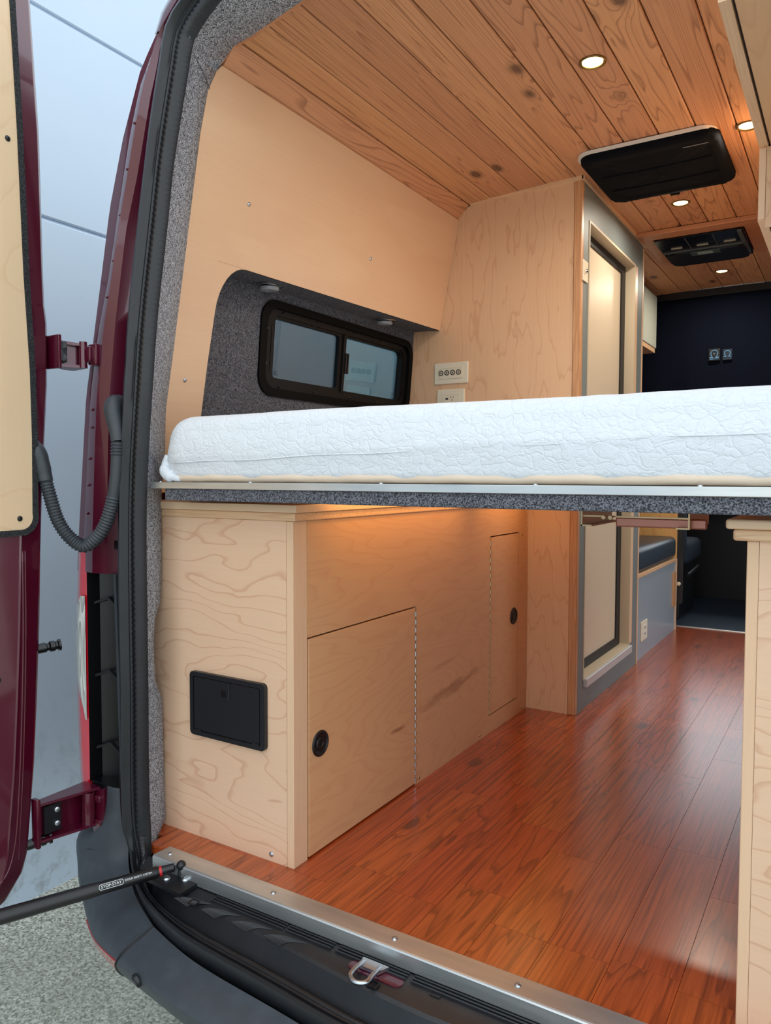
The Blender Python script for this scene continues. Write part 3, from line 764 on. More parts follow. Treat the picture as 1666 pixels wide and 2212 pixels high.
def clip(bm, co, no):
    bmesh.ops.bisect_plane(bm, geom=bm.verts[:]+bm.edges[:]+bm.faces[:], plane_co=co, plane_no=no, clear_outer=True)
clip(fb, (.40, 0, 0), (1, 0, 0)); clip(fb, (-1.318, 0, 0), (-1, 0, 0))
n0 = len(fb.faces); bx(fb, -1.43, -1.3184, 1.168, 1.30, -.02, 0); fb.faces.ensure_lookup_table()
for f in fb.faces[n0:]: f[lay] = .77
struct('floor', fb, floor_w, label='glossy reddish brown wood look plank floor')

# aluminium sill angle
sl = thing('floor_sill', (VX, 1.11, 0), 'bright aluminium angle along the rear edge of the wood floor', 'sill')
bm = bmesh.new()
prof = [(1.136, .0), (1.136, .0035), (1.091, .0055), (1.088, .0045), (1.0865, .002), (1.0865, -.024), (1.0895, -.024), (1.0895, .0)]
a = [bm.verts.new((-1.262, y, z)) for y, z in prof]; b = [bm.verts.new((.16, y, z)) for y, z in prof]
bm.faces.new(a); bm.faces.new(list(reversed(b)))
for i in range(len(a)): bm.faces.new((a[i], b[i], b[(i+1) % len(a)], a[(i+1) % len(a)]))
obj('sill_angle', bm, alu, sl)
for x in (-1.235, -.946, -.668, -.437, -.15): screw((x, 1.112, .0048), (0, 0, 1), steel, sl, .0055)

# ceiling planks
def cz(x): return 1.826-.05*(x-VX)**2
CF = [(-1.30, 1.31), (-1.265, 1.30), (-1.223, 1.315), (-1.17, 1.318), (-1.015, 1.290), (-.9, 1.268), (-.7, 1.252), (-.555, 1.248), (-.4, 1.252), (-.2, 1.268), (.1, 1.3)]
cb_ = bmesh.new(); lay = cb_.faces.layers.float.new('pid')
seams = [-.311-.1015*k for k in range(-3, 9)]
for k, xr_ in enumerate(seams):
    xl = xr_-.1015 if k < len(seams)-1 else -1.212
    if xl < -1.212: xl = -1.212
    if xr_ <= -1.211: continue
    g = .0016; bvl = .004
    y0 = lerp_tab(CF, (xl+xr_)/2)[0]; y0l, y0r = lerp_tab(CF, xl)[0], lerp_tab(CF, xr_)[0]
    n0 = len(cb_.faces)
    prof = [(xl+g, .012), (xl+g, .003), (xl+g+.0025, 0), (xr_-g-.0025, 0), (xr_-g, .003), (xr_-g, .012)]
    A0 = [cb_.verts.new((x, (y0l if i < 3 else y0r)+.003, cz(x)+h)) for i, (x, h) in enumerate(prof)]
    A1 = [cb_.verts.new((x, 4.37, cz(x)+h)) for x, h in prof]
    cb_.faces.new(A0); cb_.faces.new(list(reversed(A1)))
    for i in range(6): cb_.faces.new((A0[i], A1[i], A1[(i+1) % 6], A0[(i+1) % 6]))
    cb_.faces.ensure_lookup_table()
    for f in cb_.faces[n0:]: f[lay] = k*.173+.11
n0 = len(cb_.faces)  # sloping last plank down to the wall panel
y0 = 1.302
for y0, y1 in ((1.302, 2.526),):
    P = [(-1.2135, cz(-1.2135)), (-1.262, 1.752), (-1.268, 1.762), (-1.215, 1.818)]
    A0 = [cb_.verts.new((x, y0+.01, z)) for x, z in P]; A1 = [cb_.verts.new((x, y1, z)) for x, z in P]
    cb_.faces.new(A0); cb_.faces.new(list(reversed(A1)))
    for i in range(4): cb_.faces.new((A0[i], A1[i], A1[(i+1) % 4], A0[(i+1) % 4]))
cb_.faces.ensure_lookup_table()
for f in cb_.faces[n0:]: f[lay] = 2.9
struct('ceiling', cb_, cedar, label='knotty cedar plank ceiling')
bm = bmesh.new(); bx(bm, -1.30, .3, 1.26, 6.1, 1.842, 1.86); struct('trim_1', bm, dk_line)
# trim strip at the ceiling's rear edge
bm = bmesh.new(); rows = []
for x, y in CF[1:-1]:
    z = cz(x) if x > -1.21 else (1.80 if x > -1.24 else 1.757)
    rows.append([Vector((x, y-.006, z+.012)), Vector((x, y-.006, z-.003)), Vector((x+.001, y+.004, z-.004)), Vector((x+.001, y+.004, z+.012))])
quad_grid(bm, rows, closed_v=True); struct('trim_2', bm, cedar_trim)

# carpet lining of the rear opening
def cs_(s): return (-1.312-.036*s, 1.11+.085*s)
CI = [(-.03, *cs_(.5)), (-.005, *cs_(.7)), (.02, *cs_(1.12)), (.10, *cs_(1.05)), (.25, *cs_(1.0)), (.31, *cs_(.95)), (.35, *cs_(.66)), (.40, *cs_(.58)), (.45, *cs_(.57)), (.50, *cs_(.66)), (.53, *cs_(.93)), (.60, *cs_(1.02)),
      (.72, *cs_(1.05)), (.80, -1.353, 1.205), (.88, -1.385, 1.245), (.974, -1.406, 1.2665), (1.072, -1.386, 1.2665), (1.324, -1.336, 1.2665), (1.594, -1.282, 1.263), (1.69, -1.262, 1.270)]
rows = []
for z in [-.03+.0125*i for i in range(140)]:
    if z > 1.69: break
    j = min(range(len(INN)//2), key=lambda q: abs(INN[q].z-z)+(10 if q < 28 else 0))
    ix = lerp_tab([(p[2], p[0], p[1]) for p in in_mid], max(z, .02)); c = lerp_tab(CI, z)
    a = Vector((ix[0]-.008, ix[1]-.002, z)); b = Vector((c[0], c[1], z))
    wv = .0012*math.sin(z*23)
    rows.append([a, a.lerp(b, .33)+Vector((.006+wv, -.002, 0)), a.lerp(b, .66)+Vector((.005+wv, -.001, 0)), b, b+Vector((-.012, .006, 0))])
pairs = [((-1.236, 1.172, 1.70), (-1.262, 1.272, 1.700)), ((-1.230, 1.175, 1.725), (-1.258, 1.280, 1.720)), ((-1.224, 1.177, 1.745), (-1.257, 1.290, 1.738)), ((-1.213, 1.178, 1.765), (-1.262, 1.300, 1.754)),
         ((-1.200, 1.18, 1.777), (-1.243, 1.308, 1.778)), ((-1.185, 1.181, 1.790), (-1.221, 1.313, 1.800)), ((-1.155, 1.183, 1.811), (-1.17, 1.313, 1.806)), ((-1.10, 1.185, 1.828), (-1.10, 1.302, 1.811)),
         ((-1.0, 1.186, 1.836), (-1.015, 1.287, 1.815)), ((-.9, 1.187, 1.842), (-.9, 1.266, 1.820)), ((-.7, 1.188, 1.846), (-.7, 1.250, 1.824)), ((-.555, 1.188, 1.847), (-.555, 1.246, 1.826))]
for a, b in pairs:
    a, b = Vector(a), Vector(b); n = Vector((.5, -.3, -.6))*.008
    rows.append([a, a.lerp(b, .33)+n, a.lerp(b, .66)+n, b+Vector((0, 0, -.004)), b+Vector((0, .006, .008))])
half = rows
rows = half+[[mir(p) for p in r] for r in reversed(half[:-1])]
bm = bmesh.new(); quad_grid(bm, rows)
struct('trim_3', bm, carpet, smooth=True, label='grey carpet lining round the rear doorway')
bm = bmesh.new(); tube(bm, [(-1.214, 1.182, 1.716), (-1.232, 1.225, 1.702), (-1.253, 1.268, 1.690)], .0007, 5); struct('trim_4', bm, blk_rec)

# left wall: upper maple panel with cut-out
def pm_(y, z, dd=0): 
    n = Vector((.98, 0, -.195)); p = Vector((-1.25-.1995*(1.754-z), y, z)); return p+n*dd
L = [(1.2655, .78), (1.2655, 1.60), (1.272, 1.69), (1.29, 1.738), (1.305, 1.756), (2.523, 1.756), (2.523, 1.366)]
L += [(2.0, 1.356), (1.47, 1.346)]
for k in range(1, 9):
    t = math.radians(90*k/8); L.append((1.47-.088*math.sin(t), 1.346-.12*(1-math.cos(t))))
L += [(1.380, 1.1), (1.382, .95), (1.384, .78)]
bm = bmesh.new(); slab(bm, L, lambda a, b, dd: pm_(a, b, dd), 0, -.006)
wl = struct('wall_left', bm, maple_wall, label='light maple plywood wall panel')
for y, z in ((1.448, 1.498), (2.006, 1.50), (1.313, 1.054)): screw(pm_(y, z, .0005), (.98, 0, -.195), steel, wl, .0055)
bm = bmesh.new()   # dark edge line of the cut-out
E_ = L[6:]
for (p, q) in zip(E_, E_[1:]):
    a, b = pm_(p[0], p[1], -.001), pm_(q[0], q[1], -.001); a2, b2 = pm_(p[0], p[1], -.010), pm_(q[0], q[1], -.010)
    off = Vector((0, .0, -.0012)); bm.faces.new([bm.verts.new(v+off) for v in (a, b, b2, a2)])
struct('trim_5', bm, carpet_dk)
# soffit + recessed carpet wall with window opening
bm = bmesh.new()
quad_grid(bm, [[Vector((-1.331, y, 1.346+.0185*(y-1.45)/1.07)), Vector((-1.385, y, 1.350+.0185*(y-1.45)/1.07)), Vector((-1.434, y, 1.352+.0185*(y-1.45)/1.07)), Vector((-1.446, y, 1.350+.0185*(y-1.45)/1.07))] for y in (1.37, 1.45, 2.0, 2.523)])
WY0, WY1, WZ0, WZ1 = 1.668, 2.512, 1.068, 1.322
def cw(y, z, dd=0):   # carpet wall point, dd into the wall
    return Vector((-1.438-.085*(1.375-z), y, z))+Vector((-1, 0, .085)).normalized()*dd
hole_l = rrect(WY0, WY1, WZ0, WZ1, .05, 6)
n = len(hole_l); vo_ = []
for a, b in hole_l:   # matching outer ring by radial projection on the rectangle
    cx, cz2 = (WY0+WY1)/2, (WZ0+WZ1)/2; da, db = a-cx, b-cz2
    Y0, Y1, Z0, Z1 = 1.30, 2.524, .78, 1.41
    t = min(((Y1-cx)/da if da > 0 else (Y0-cx)/da) if abs(da) > 1e-6 else 1e9, ((Z1-cz2)/db if db > 0 else (Z0-cz2)/db) if abs(db) > 1e-6 else 1e9)
    vo_.append((cx+da*t, cz2+db*t))
vi = [bm.verts.new(cw(a, b)) for a, b in hole_l]; vu = [bm.verts.new(cw(a, b)) for a, b in vo_]; vd = [bm.verts.new(cw(a, b, .03)) for a, b in hole_l]
for i in range(n):
    j = (i+1) % n
    bm.faces.new((vu[i], vu[j], vi[j], vi[i])); bm.faces.new((vi[i], vi[j], vd[j], vd[i]))
# corner fillers
for cyy, czz in ((1.30, .78), (1.30, 1.41), (2.524, .78), (2.524, 1.41)):
    k = sorted(range(n), key=lambda q: (vo_[q][0]-cyy)**2+(vo_[q][1]-czz)**2)[:2]
    try: bm.faces.new((vu[k[0]], vu[k[1]], bm.verts.new(cw(cyy, czz))))
    except ValueError: pass
bmesh.ops.remove_doubles(bm, verts=bm.verts, dist=1e-5)
for ya, yb_, za, zb_ in ((1.30, 2.524, .78, WZ0), (1.30, WY0, .9, 1.41), (WY0, 2.524, WZ1+.012, 1.41)):
    bm.faces.new([bm.verts.new(cw(a, b, .0006)) for a, b in ((ya, za), (yb_, za), (yb_, zb_), (ya, zb_))])
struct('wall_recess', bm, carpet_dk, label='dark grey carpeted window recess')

# window
wn = obj('window_1', (lambda b: (ring(b, rrect(WY0-.012, WY1+.008, WZ0-.012, WZ1+.010, .06, 6), rrect(WY0+.016, WY1-.016, WZ0+.012, WZ1-.012, .045, 6), lambda a, c, dd: cw(a, c, dd), -.006, .03), b)[1])(bmesh.new()), plain('gasket_black', srgb(7, 7, 8), .6, Specular_IOR_Level=.1), smooth=True, autos=40)
wn['kind'] = 'structure'; wn['label'] = 'black framed sliding window in the carpeted recess'
bm = bmesh.new()
ring(bm, rrect(WY0+.012, WY1-.012, WZ0+.010, WZ1-.010, .048, 6), rrect(WY0+.040, WY1-.036, WZ0+.034, WZ1-.030, .035, 6), lambda a, c, dd: cw(a, c, dd), .006, .024)
ring(bm, rrect(WY0+.038, WY1-.034, WZ0+.032, WZ1-.028, .036, 6), rrect(WY0+.050, WY1-.045, WZ0+.040, WZ1-.036, .03, 6), lambda a, c, dd: cw(a, c, dd), .011, .030)
wf = obj('window_frame', bm, brown_blk, wn, smooth=True, autos=40)
bm = bmesh.new()
ring(bm, rrect(1.722, 2.086, 1.104, 1.293, .02, 5), rrect(1.735, 2.062, 1.112, 1.284, .012, 5), lambda a, c, dd: cw(a, c, dd), .012, .026)
bxs = [cw(2.080, 1.098, .006), cw(2.094, 1.098, .006), cw(2.094, 1.297, .006), cw(2.080, 1.297, .006)]
prism(bm, bxs, (-.024, 0, .002))
obj('sliding_sash', bm, brown_blk, wn, smooth=True, autos=40)
def pane(y0, y1, z0, z1, dd, m, nm):
    bm = bmesh.new(); slab(bm, rrect(y0, y1, z0, z1, .015, 4), lambda a, c, d_: cw(a, c, d_), dd, dd+.002); return obj(nm, bm, m, wn)
pane(1.73, 2.068, 1.108, 1.288, .020, gl_dark, 'window_pane'); pane(2.088, 2.472, 1.106, 1.290, .026, gl_lite, 'window_pane')
bm = bmesh.new()
for dd_ in (0, .012):
    prism(bm, [cw(2.092+dd_, 1.165, .002), cw(2.098+dd_, 1.165, .002), cw(2.098+dd_, 1.232, .002), cw(2.092+dd_, 1.232, .002)], (-.012, 0, .001))
prism(bm, [cw(2.086, 1.170, .008), cw(2.114, 1.170, .008), cw(2.114, 1.228, .008), cw(2.086, 1.228, .008)], (-.008, 0, .001))
obj('latch', bm, blk, wn)
for y in (1.76, 1.93, 2.13, 2.3, 2.44):
    for z in (WZ1-.020, WZ0+.020): screw(cw(y, z, .005), (1, 0, -.085), blk_gl, wf, .004)
for z in (1.15, 1.25): screw(cw(WY0+.026, z, .005), (1, 0, -.085), steel, wf, .0035)
for y in (1.755, 2.445):   # small etched maker marks
    bm = bmesh.new()
    for k, w in ((0, .012), (1, .008), (2, .010)):
        c = cw(y, 1.122+.0045*k, .018 if y < 2 else .024); prism(bm, [c+Vector((0, -w, 0)), c+Vector((0, w, 0)), c+Vector((0, w, .0016)), c+Vector((0, -w, .0016))], (.0002, 0, 0))
    obj('glass_mark', bm, plain('mark_dark', srgb(30, 44, 50), .6) if y < 2 else bpy.data.materials['mark_dark'], wn)

# reading lights in the soffit
def read_light(y, lab):
    z = 1.350+.0185*(y-1.45)/1.07
    t = thing('reading_light', (-1.386, y, z), lab, 'light', 'reading lights in the soffit')
    bm = bmesh.new(); lathe(bm, [(.030, .002), (.034, -.002), (.034, -.006), (.028, -.009), (.0001, -.009)], (-1.386, y, z), (0, 0, 1), 28); hs = obj('lamp_base', bm, chrome, t, smooth=True, autos=40)
    bm = bmesh.new(); lathe(bm, [(.027, -.009), (.027, -.016), (.024, -.019), (.009, -.0195), (.008, -.0175), (.004, -.0175), (.0038, -.0195), (.0001, -.0195)], (-1.390, y-.004, z), (0.06, -.06, 1), 28); obj('lamp_head', bm, led_off, t, smooth=True, autos=40)
read_light(1.632, 'chrome round reading light nearer the doorway under the wall panel'); read_light(2.238, 'small chrome reading light near the power sockets')

# partition wall (rear face of the shower cabin)
bm = bmesh.new()
prism(bm, [(-1.52, 2.525, 0.0), (-1.52, 2.525, 1.0), (-1.445, 2.525, 1.375), (-1.335, 2.525, 1.40), (-1.262, 2.525, 1.757), (-1.215, 2.525, 1.80), (-1.0, 2.525, 1.815), (-.8225, 2.525, 1.8215), (-.8225, 2.525, 0.0)], (0, .018, 0))
struct('wall_partition', bm, maple_z, label='maple plywood partition wall facing the rear')
bm = bmesh.new(); bx(bm, -.8215, -.7945, 2.5225, 2.546, 0, 1.812, .002, 1); struct('trim_6', bm, oak_z, label='oak corner post of the shower cabin')
bm = bmesh.new(); prism(bm, [(-1.205, 2.516, 1.800), (-1.209, 2.516, 1.812), (-.79, 2.516, 1.824), (-.79, 2.516, 1.811)], (0, .010, 0))
prism(bm, [(-.7945, 2.516, 1.811), (-.786, 2.516, 1.811), (-.786, 2.516, 1.824), (-.7945, 2.516, 1.824)], (0, .89, -.0))
struct('trim_7', bm, edge_x, label='thin maple batten under the ceiling')
# shower door wall, plane x=-.795
DY0, DY1, DZ0, DZ1 = 2.605, 3.245, .105, 1.700
bm = bmesh.new()
for y0, y1, z0, z1 in ((2.547, DY0, 0, 1.815), (DY1, 3.375, 0, 1.812), (DY0, DY1, 0, DZ0), (DY0, DY1, DZ1, 1.815)): bx(bm, -.813, -.795, y0, y1, z0, z1)
bx(bm, -.99, -.98, 2.55, 3.38, 0, 1.80)
struct('wall_shower', bm, grey_lam, label='grey laminate shower cabin wall')
bm = bmesh.new()
ring(bm, rrect(DY0-.002, DY1+.002, DZ0-.002, DZ1+.002, .004, 2), rrect(DY0+.006, DY1-.006, DZ0+.006, DZ1-.006, .004, 2), lambda a, b, dd: (-.795-dd, a, b), -.003, .05)
door1 = struct('door_1', bm, jamb_m, label='shower door with cream panel and black seal')
bm = bmesh.new()
ring(bm, rrect(DY0+.002, DY1-.004, DZ0+.004, DZ1-.004, .02, 4), rrect(DY0+.004, DY1-.062, DZ0+.040, DZ1-.04, .004, 4), lambda a, b, dd: (-.832-dd, a, b), 0, .010)
obj('door_seal', bm, blk_rec, door1)
bm = bmesh.new(); bx(bm, -.846, -.838, DY0+.003, DY1-.05, DZ0+.03, DZ1-.03); obj('door_panel', bm, cream_panel, door1)
bm = bmesh.new(); bx(bm, -.7965, -.7925, DY1+.004, DY1+.040, DZ0+.01, DZ1-.0, .001, 1); obj('door_stile', bm, edge_z, door1)
bm = bmesh.new(); bx(bm, -.835, -.782, DY0+.008, DY1+.01, DZ0-.028, DZ0+.003, .002, 1); obj('door_threshold', bm, plain('silver_sill', srgb(196, 198, 198), .35, .3), door1)
t = thing('switch_plate', (-.793, 2.556, 1.518), 'small cream switch plate at the upper edge of the shower wall', 'switch')
bm = bmesh.new(); bx(bm, -.795, -.790, 2.530, 2.586, 1.482, 1.552, .002); obj('cover_plate', bm, white_pl, t)
bm = bmesh.new(); lathe(bm, [(.008, 0), (.008, .004), (.005, .007), (.0001, .007)], (-.790, 2.556, 1.517), (1, 0, 0), 16); obj('switch_knob', bm, chrome, t, smooth=True, autos=40)
bm = bmesh.new(); bx(bm, -1.45, -.793, 3.377, 3.392, 0, 1.80); struct('wall_divider', bm, edge_z, label='plywood divider between shower and bench')

# sockets on the partition wall
def plate(x0, x1, z0, z1, lab, four):
    y = 2.525
    t = thing('socket_plate', ((x0+x1)/2, y, (z0+z1)/2), lab, 'socket')
    bm = bmesh.new(); bx(bm, x0, x1, y-.007, y, z0, z1, .003); cp_ = obj('cover_plate', bm, white_pl, t)
    bm = bmesh.new(); ix0, ix1, iz0, iz1 = x0+.021, x1-.023, z0+.018, z1-.021
    ring(bm, rrect(ix0, ix1, iz0, iz1, .002, 2), rrect(ix0+.0015, ix1-.0015, iz0+.0015, iz1-.0015, .001, 2), lambda a, b, dd: (a, y-.007-dd, b), 0, .0012)
    w = (ix1-ix0)/4 if four else (ix1-ix0)/2
    bx(bm, ix0+.001, ix1-.001, y-.0082, y-.007, iz0+.001, iz1-.001)
    md = obj('socket_module', bm, white_pl, t)
    if four:
        for k in range(4):
            xc = -1.318+.024*k; zc_ = 1.206
            bm = bmesh.new(); lathe(bm, [(.0100, 0), (.0100, .0018), (.0062, .0018), (.0062, .0006)], (xc, y-.0082, zc_), (0, -1, 0), 24); sr_ = obj('switch_ring', bm, plain('ring_bronze', srgb(78, 70, 52), .35), t, smooth=True, autos=40) if k == 0 else obj('switch_ring', bm, bpy.data.materials['ring_bronze'], t, smooth=True, autos=40)
            bm = bmesh.new(); lathe(bm, [(.0060, .0004), (.0056, .0022), (.0030, .0022), (.0001, .0022)], (xc, y-.0082, zc_), (0, -1, 0), 20); obj('push_button', bm, white_pl, sr_, smooth=True, autos=40)
            bm = bmesh.new(); lathe(bm, [(.0031, .0022), (.0030, .0026), (.0001, .0026)], (xc, y-.0082, zc_), (0, -1, 0), 16); obj('button_dot', bm, blk, sr_)
    else:
        bm = bmesh.new(); bx(bm, -1.299, -1.288, y-.009, y-.0081, 1.107, 1.113); bx(bm, -1.2785, -1.2770, y-.009, y-.0081, 1.112, 1.120); bx(bm, -1.2680, -1.2665, y-.009, y-.0081, 1.112, 1.120)
        lathe(bm, [(.002, 0), (.002, .0008), (.0001, .0008)], (-1.2725, y-.0081, 1.105), (0, -1, 0), 10); obj('socket_slot', bm, blk, t)
plate(-1.348, -1.208, 1.165, 1.244, 'cream wall plate with four round push buttons', True)
plate(-1.336, -1.222, 1.066, 1.146, 'cream power outlet plate half hidden behind the mattress', False)

# ================================================================== BENCH AND FRONT
bn = thing('dinette_bench', (-1.1, 3.83, 0), 'bench box with blue grey front beyond the shower', 'bench')
bm = bmesh.new(); bx(bm, -.820, -.803, 3.394, 4.262, 0, .372); obj('front_panel', bm, bench_lam, bn)
bm = bmesh.new(); bx(bm, -1.45, -.798, 3.394, 4.262, .372, .390, .002); obj('seat_board', bm, edge_y, bn)
bm = bmesh.new(); bx(bm, -.823, -.797, 4.262, 4.274, 0, .385); obj('edge_strip', bm, edge_z, bn)
bm = bmesh.new(); bx(bm, -.803, -.795, 4.175, 4.235, .135, .318, .001); obj('door_edge', bm, oak_z, bn)
bm = bmesh.new(); bx(bm, -1.45, -.803, 4.276, 4.292, .0, .74); tag(obj('back_board', bm, wood('back_ply', srgb(232, 180, 112), srgb(190, 120, 60), 'z', rings=8, cross=5, along=1, line=.3, seed=6)), 'warm maple board standing behind the bench cushion', 'panel')
bm = bmesh.new(); bx(bm, -1.43, -.800, 3.40, 4.262, .391, .505, .028, 4)
tag(obj('seat_cushion', bm, cush, smooth=True, autos=50), 'dark blue vinyl cushion on the bench', 'cushion')
t = thing('wall_outlet', (-.80, 3.54, .12), 'cream electric outlet low on the blue grey bench front', 'outlet')
bm = bmesh.new(); bx(bm, -.803, -.797, 3.485, 3.60, .075, .165, .003); obj('cover_plate', bm, white_pl, t)
bm = bmesh.new(); bx(bm, -.7972, -.7952, 3.515, 3.570, .09, .15, .001); obj('socket_face', bm, white_rim, t)
bm = bmesh.new()
for z in (.106, .134): bx(bm, -.7953, -.7946, 3.530, 3.536, z-.005, z+.005); bx(bm, -.7953, -.7946, 3.548, 3.554, z-.005, z+.005)
obj('socket_slot', bm, blk, t)
# small pale overhead cabinet above the bench
bm = bmesh.new(); bx(bm, -1.25, -.925, 3.394, 4.26, 1.515, 1.79, .003); oc = thing('bench_locker', (-1.1, 3.83, 1.515), 'pale grey overhead locker above the bench', 'locker')
obj('locker_body', bm, plain('locker_grey', srgb(190, 192, 180), .4), oc)
bm = bmesh.new(); bx(bm, -1.25, -.930, 3.40, 4.25, 1.49, 1.514); obj('locker_base', bm, edge_y, oc)
# swivel post
pt = thing('table_post', (-.785, 4.30, .13), 'black steel upright bracket at the end of the bench', 'bracket')
bm = bmesh.new(); prism(bm, rr := [Vector((-.826+p, 4.296, q)) for p, q in rrect(0, .055, .135, .735, .012, 4)], (0, .012, 0)); obj('post_bar', bm, plain('post_black', srgb(30, 30, 34), .4), pt)
bm = bmesh.new(); lathe(bm, [(.011, 0), (.011, .004), (.007, .008), (.0001, .008)], (-.792, 4.296, .245), (0, -1, 0), 16); obj('post_bolt', bm, plain('bolt_cream', srgb(214, 204, 180), .4), pt, smooth=True, autos=40)
# curtain
bm = bmesh.new(); rows = []
for i in range(60):
    x = -1.30+.0285*i; f = .004*math.sin(i*.9)+.003*math.sin(i*2.3)
    rows.append([Vector((x, 4.372+f*(1.82-z)*2, z)) for z in (1.815, 1.75, 1.65, 1.55, 1.40, 1.25, 1.12)])
quad_grid(bm, rows)
ct = thing('cab_curtain', (-.5, 4.37, 1.12), 'dark navy blackout curtain hanging before the cab', 'curtain')
cto = obj('curtain_cloth', bm, navy, ct, smooth=True)
cto.modifiers.new('thick', 'SOLIDIFY').thickness = .004
bm = bmesh.new(); bx(bm, -1.32, .39, 4.352, 4.368, 1.785, 1.822, .002); obj('curtain_rail', bm, blk_rec, ct)
for x0, x1, z0, z1, mcol in ((-.676, -.618, 1.440, 1.503, 0), (-.606, -.560, 1.440, 1.497, 1)):
    bm = bmesh.new(); bx(bm, x0, x1, 4.352, 4.358, z0, z1, .003); pb = obj('badge_patch', bm, blk if mcol == 0 else seat_m, ct, label='small badge with pale blue arch emblem')
    bm = bmesh.new(); cxx, czz = (x0+x1)/2, z0+(z1-z0)*.60; rr_ = (x1-x0)*.30
    P = [(cxx-rr_*.65, 4.3510, czz-rr_*.95)]+[(cxx+rr_*math.cos(math.radians(a)), 4.3510, czz+rr_*math.sin(math.radians(a))) for a in range(210, -31, -24)]+[(cxx+rr_*.65, 4.3510, czz-rr_*.95)]
    tube(bm, P, .0024, 6); bx(bm, cxx-rr_*1.3, cxx-rr_*.3, 4.349, 4.353, czz-rr_*1.35, czz-rr_*1.05); bx(bm, cxx+rr_*.3, cxx+rr_*1.3, 4.349, 4.353, czz-rr_*1.35, czz-rr_*1.05)
    if mcol == 0: bx(bm, cxx-rr_*1.2, cxx+rr_*1.2, 4.349, 4.353, czz-rr_*1.75, czz-rr_*1.6); tube(bm, [(cxx-.004, 4.351, czz+.002), (cxx+.004, 4.351, czz-.004)], .002, 6)
    obj('badge_emblem', bm, badge_b, pb)
# cab
bm = bmesh.new(); bx(bm, -1.49, .39, 4.379, 5.69, -.06, -.022); bx(bm, -.62, -.30, 4.40, 4.425, -.022, -.004, .003); cm = tag(obj('cab_mat', bm, mat_m), 'dark blue rubber mat on the cab floor', 'floor mat')
bm = bmesh.new(); bx(bm, -.825, .40, 4.362, 4.378, -.012, .004, .002, 1); struct('trim_8', bm, alu, label='thin metal floor edging before the cab')
bm = bmesh.new(); bx(bm, -1.52, -1.50, 4.3, 6.1, -.06, 1.8); bx(bm, .40, .42, 4.3, 6.1, -.06, 1.8); bx(bm, -1.52, .42, 5.7, 5.75, -.06, .70); bx(bm, -1.52, .42, 5.7, 5.75, 1.62, 1.85); bx(bm, -1.52, .42, 5.45, 5.7, .60, .68); struct('wall_cab', bm, blk_rec)
def cab_seat(x, lab):
    t = thing('captain_chair', (x, 4.95, -.02), lab, 'car seat')
    bm = bmesh.new(); bx(bm, x-.24, x+.24, 4.72, 5.20, .30, .44, .04, 3); obj('seat_cushion', bm, seat_m, t, smooth=True, autos=50)
    bm = bmesh.new(); bx(bm, x-.235, x+.235, 4.60, 4.74, .36, 1.0, .05, 3); obj('backrest', bm, seat_m, t, smooth=True, autos=50)
    bm = bmesh.new(); bx(bm, x-.20, x+.20, 4.70, 5.16, -.022, .30, .01); obj('seat_base', bm, blk, t)
    bm = bmesh.new(); tube(bm, [(x+.25, 4.66, .25), (x+.25, 5.0, .27)], .012, 8); obj('armrest', bm, blk, t)
cab_seat(-1.06, 'dark blue cab seat behind the black bracket')

# ================================================================== LEFT CABINET
CXR, CYF, CH = -.972, 1.21, .728
cab = thing('storage_cabinet', (-1.2, 1.85, 0), 'long maple storage cabinet along the left wall under the bed', 'cabinet')
bm = bmesh.new(); bx(bm, -1.44, -.991, CYF, CYF+.018, .0, CH); fp = obj('front_panel', bm, maple_x, cab)
screw((-1.034, CYF-.0005, .016), (0, -1, 0), steel, fp, .0055)
bm = bmesh.new(); bx(bm, -.9902, -.9725, CYF-.001, 1.2555, 0, CH, .0008, 1); obj('corner_post', bm, edge_z, cab)
D1 = (1.258, 1.722, 0.003, .478); D2 = (2.200, 2.436, .058, .631)
bm = bmesh.new(); X0, X1 = CXR-.018, CXR
for y0, y1, z0, z1 in ((1.256, 1.7245, .480, CH), (1.7245, 2.198, 0, CH), (2.198, 2.438, 0, .056), (2.198, 2.438, .633, CH), (2.438, 2.523, 0, CH)): bx(bm, X0, X1, y0, y1, z0, z1)
bmesh.ops.remove_doubles(bm, verts=bm.verts, dist=1e-6)
sp_o = obj('side_panel', bm, maple_y, cab)
for y, z in ((1.741, .013), (2.128, .015), (2.475, .014), (2.465, .621), (2.490, .076)): screw((CXR+.0002, y, z), (1, 0, 0), gold, sp_o, .005)
bm = bmesh.new(); bx(bm, X0-.012, X0-.006, 1.25, 2.50, .0, .70); bx(bm, -1.44, -1.43, 1.23, 2.52, 0, .70); obj('carcass', bm, blk_rec, cab)
def cdoor(D, hy, hz, hinge_far, nm):
    y0, y1, z0, z1 = D
    bm = bmesh.new(); bx(bm, X0, X1+.0004, y0+(.0018 if hinge_far else .0045), y1-(.0050 if hinge_far else .0018), z0+.0015, z1-.0022, .0006, 1); dd_ = obj('cabinet_door', bm, maple_y, cab)
    bm = bmesh.new(); c = (X1+.0006, hy, hz)
    lathe(bm, [(.0285, -.0005), (.0285, .0022), (.0265, .0040), (.0240, .0040), (.0215, .0010), (.0140, .0008), (.0125, .0030), (.0085, .0030), (.0075, .0010), (.0001, .0010)], c, (1, 0, 0), 36)
    obj('finger_pull', bm, blk_rec, dd_, smooth=True, autos=50, label='round black finger pull')
    yh = y1 if hinge_far else y0; bm = bmesh.new()
    nk = 22
    for k in range(nk):
        za = z0+.004+(z1-z0-.008)*k/nk; zb = za+(z1-z0-.008)/nk*.60
        tube(bm, [(X1+.0004, yh-(.0012 if hinge_far else -.0012), za), (X1+.0004, yh-(.0012 if hinge_far else -.0012), zb)], .0026, 8)
    obj('piano_hinge', bm, steel if hinge_far else gold, dd_)
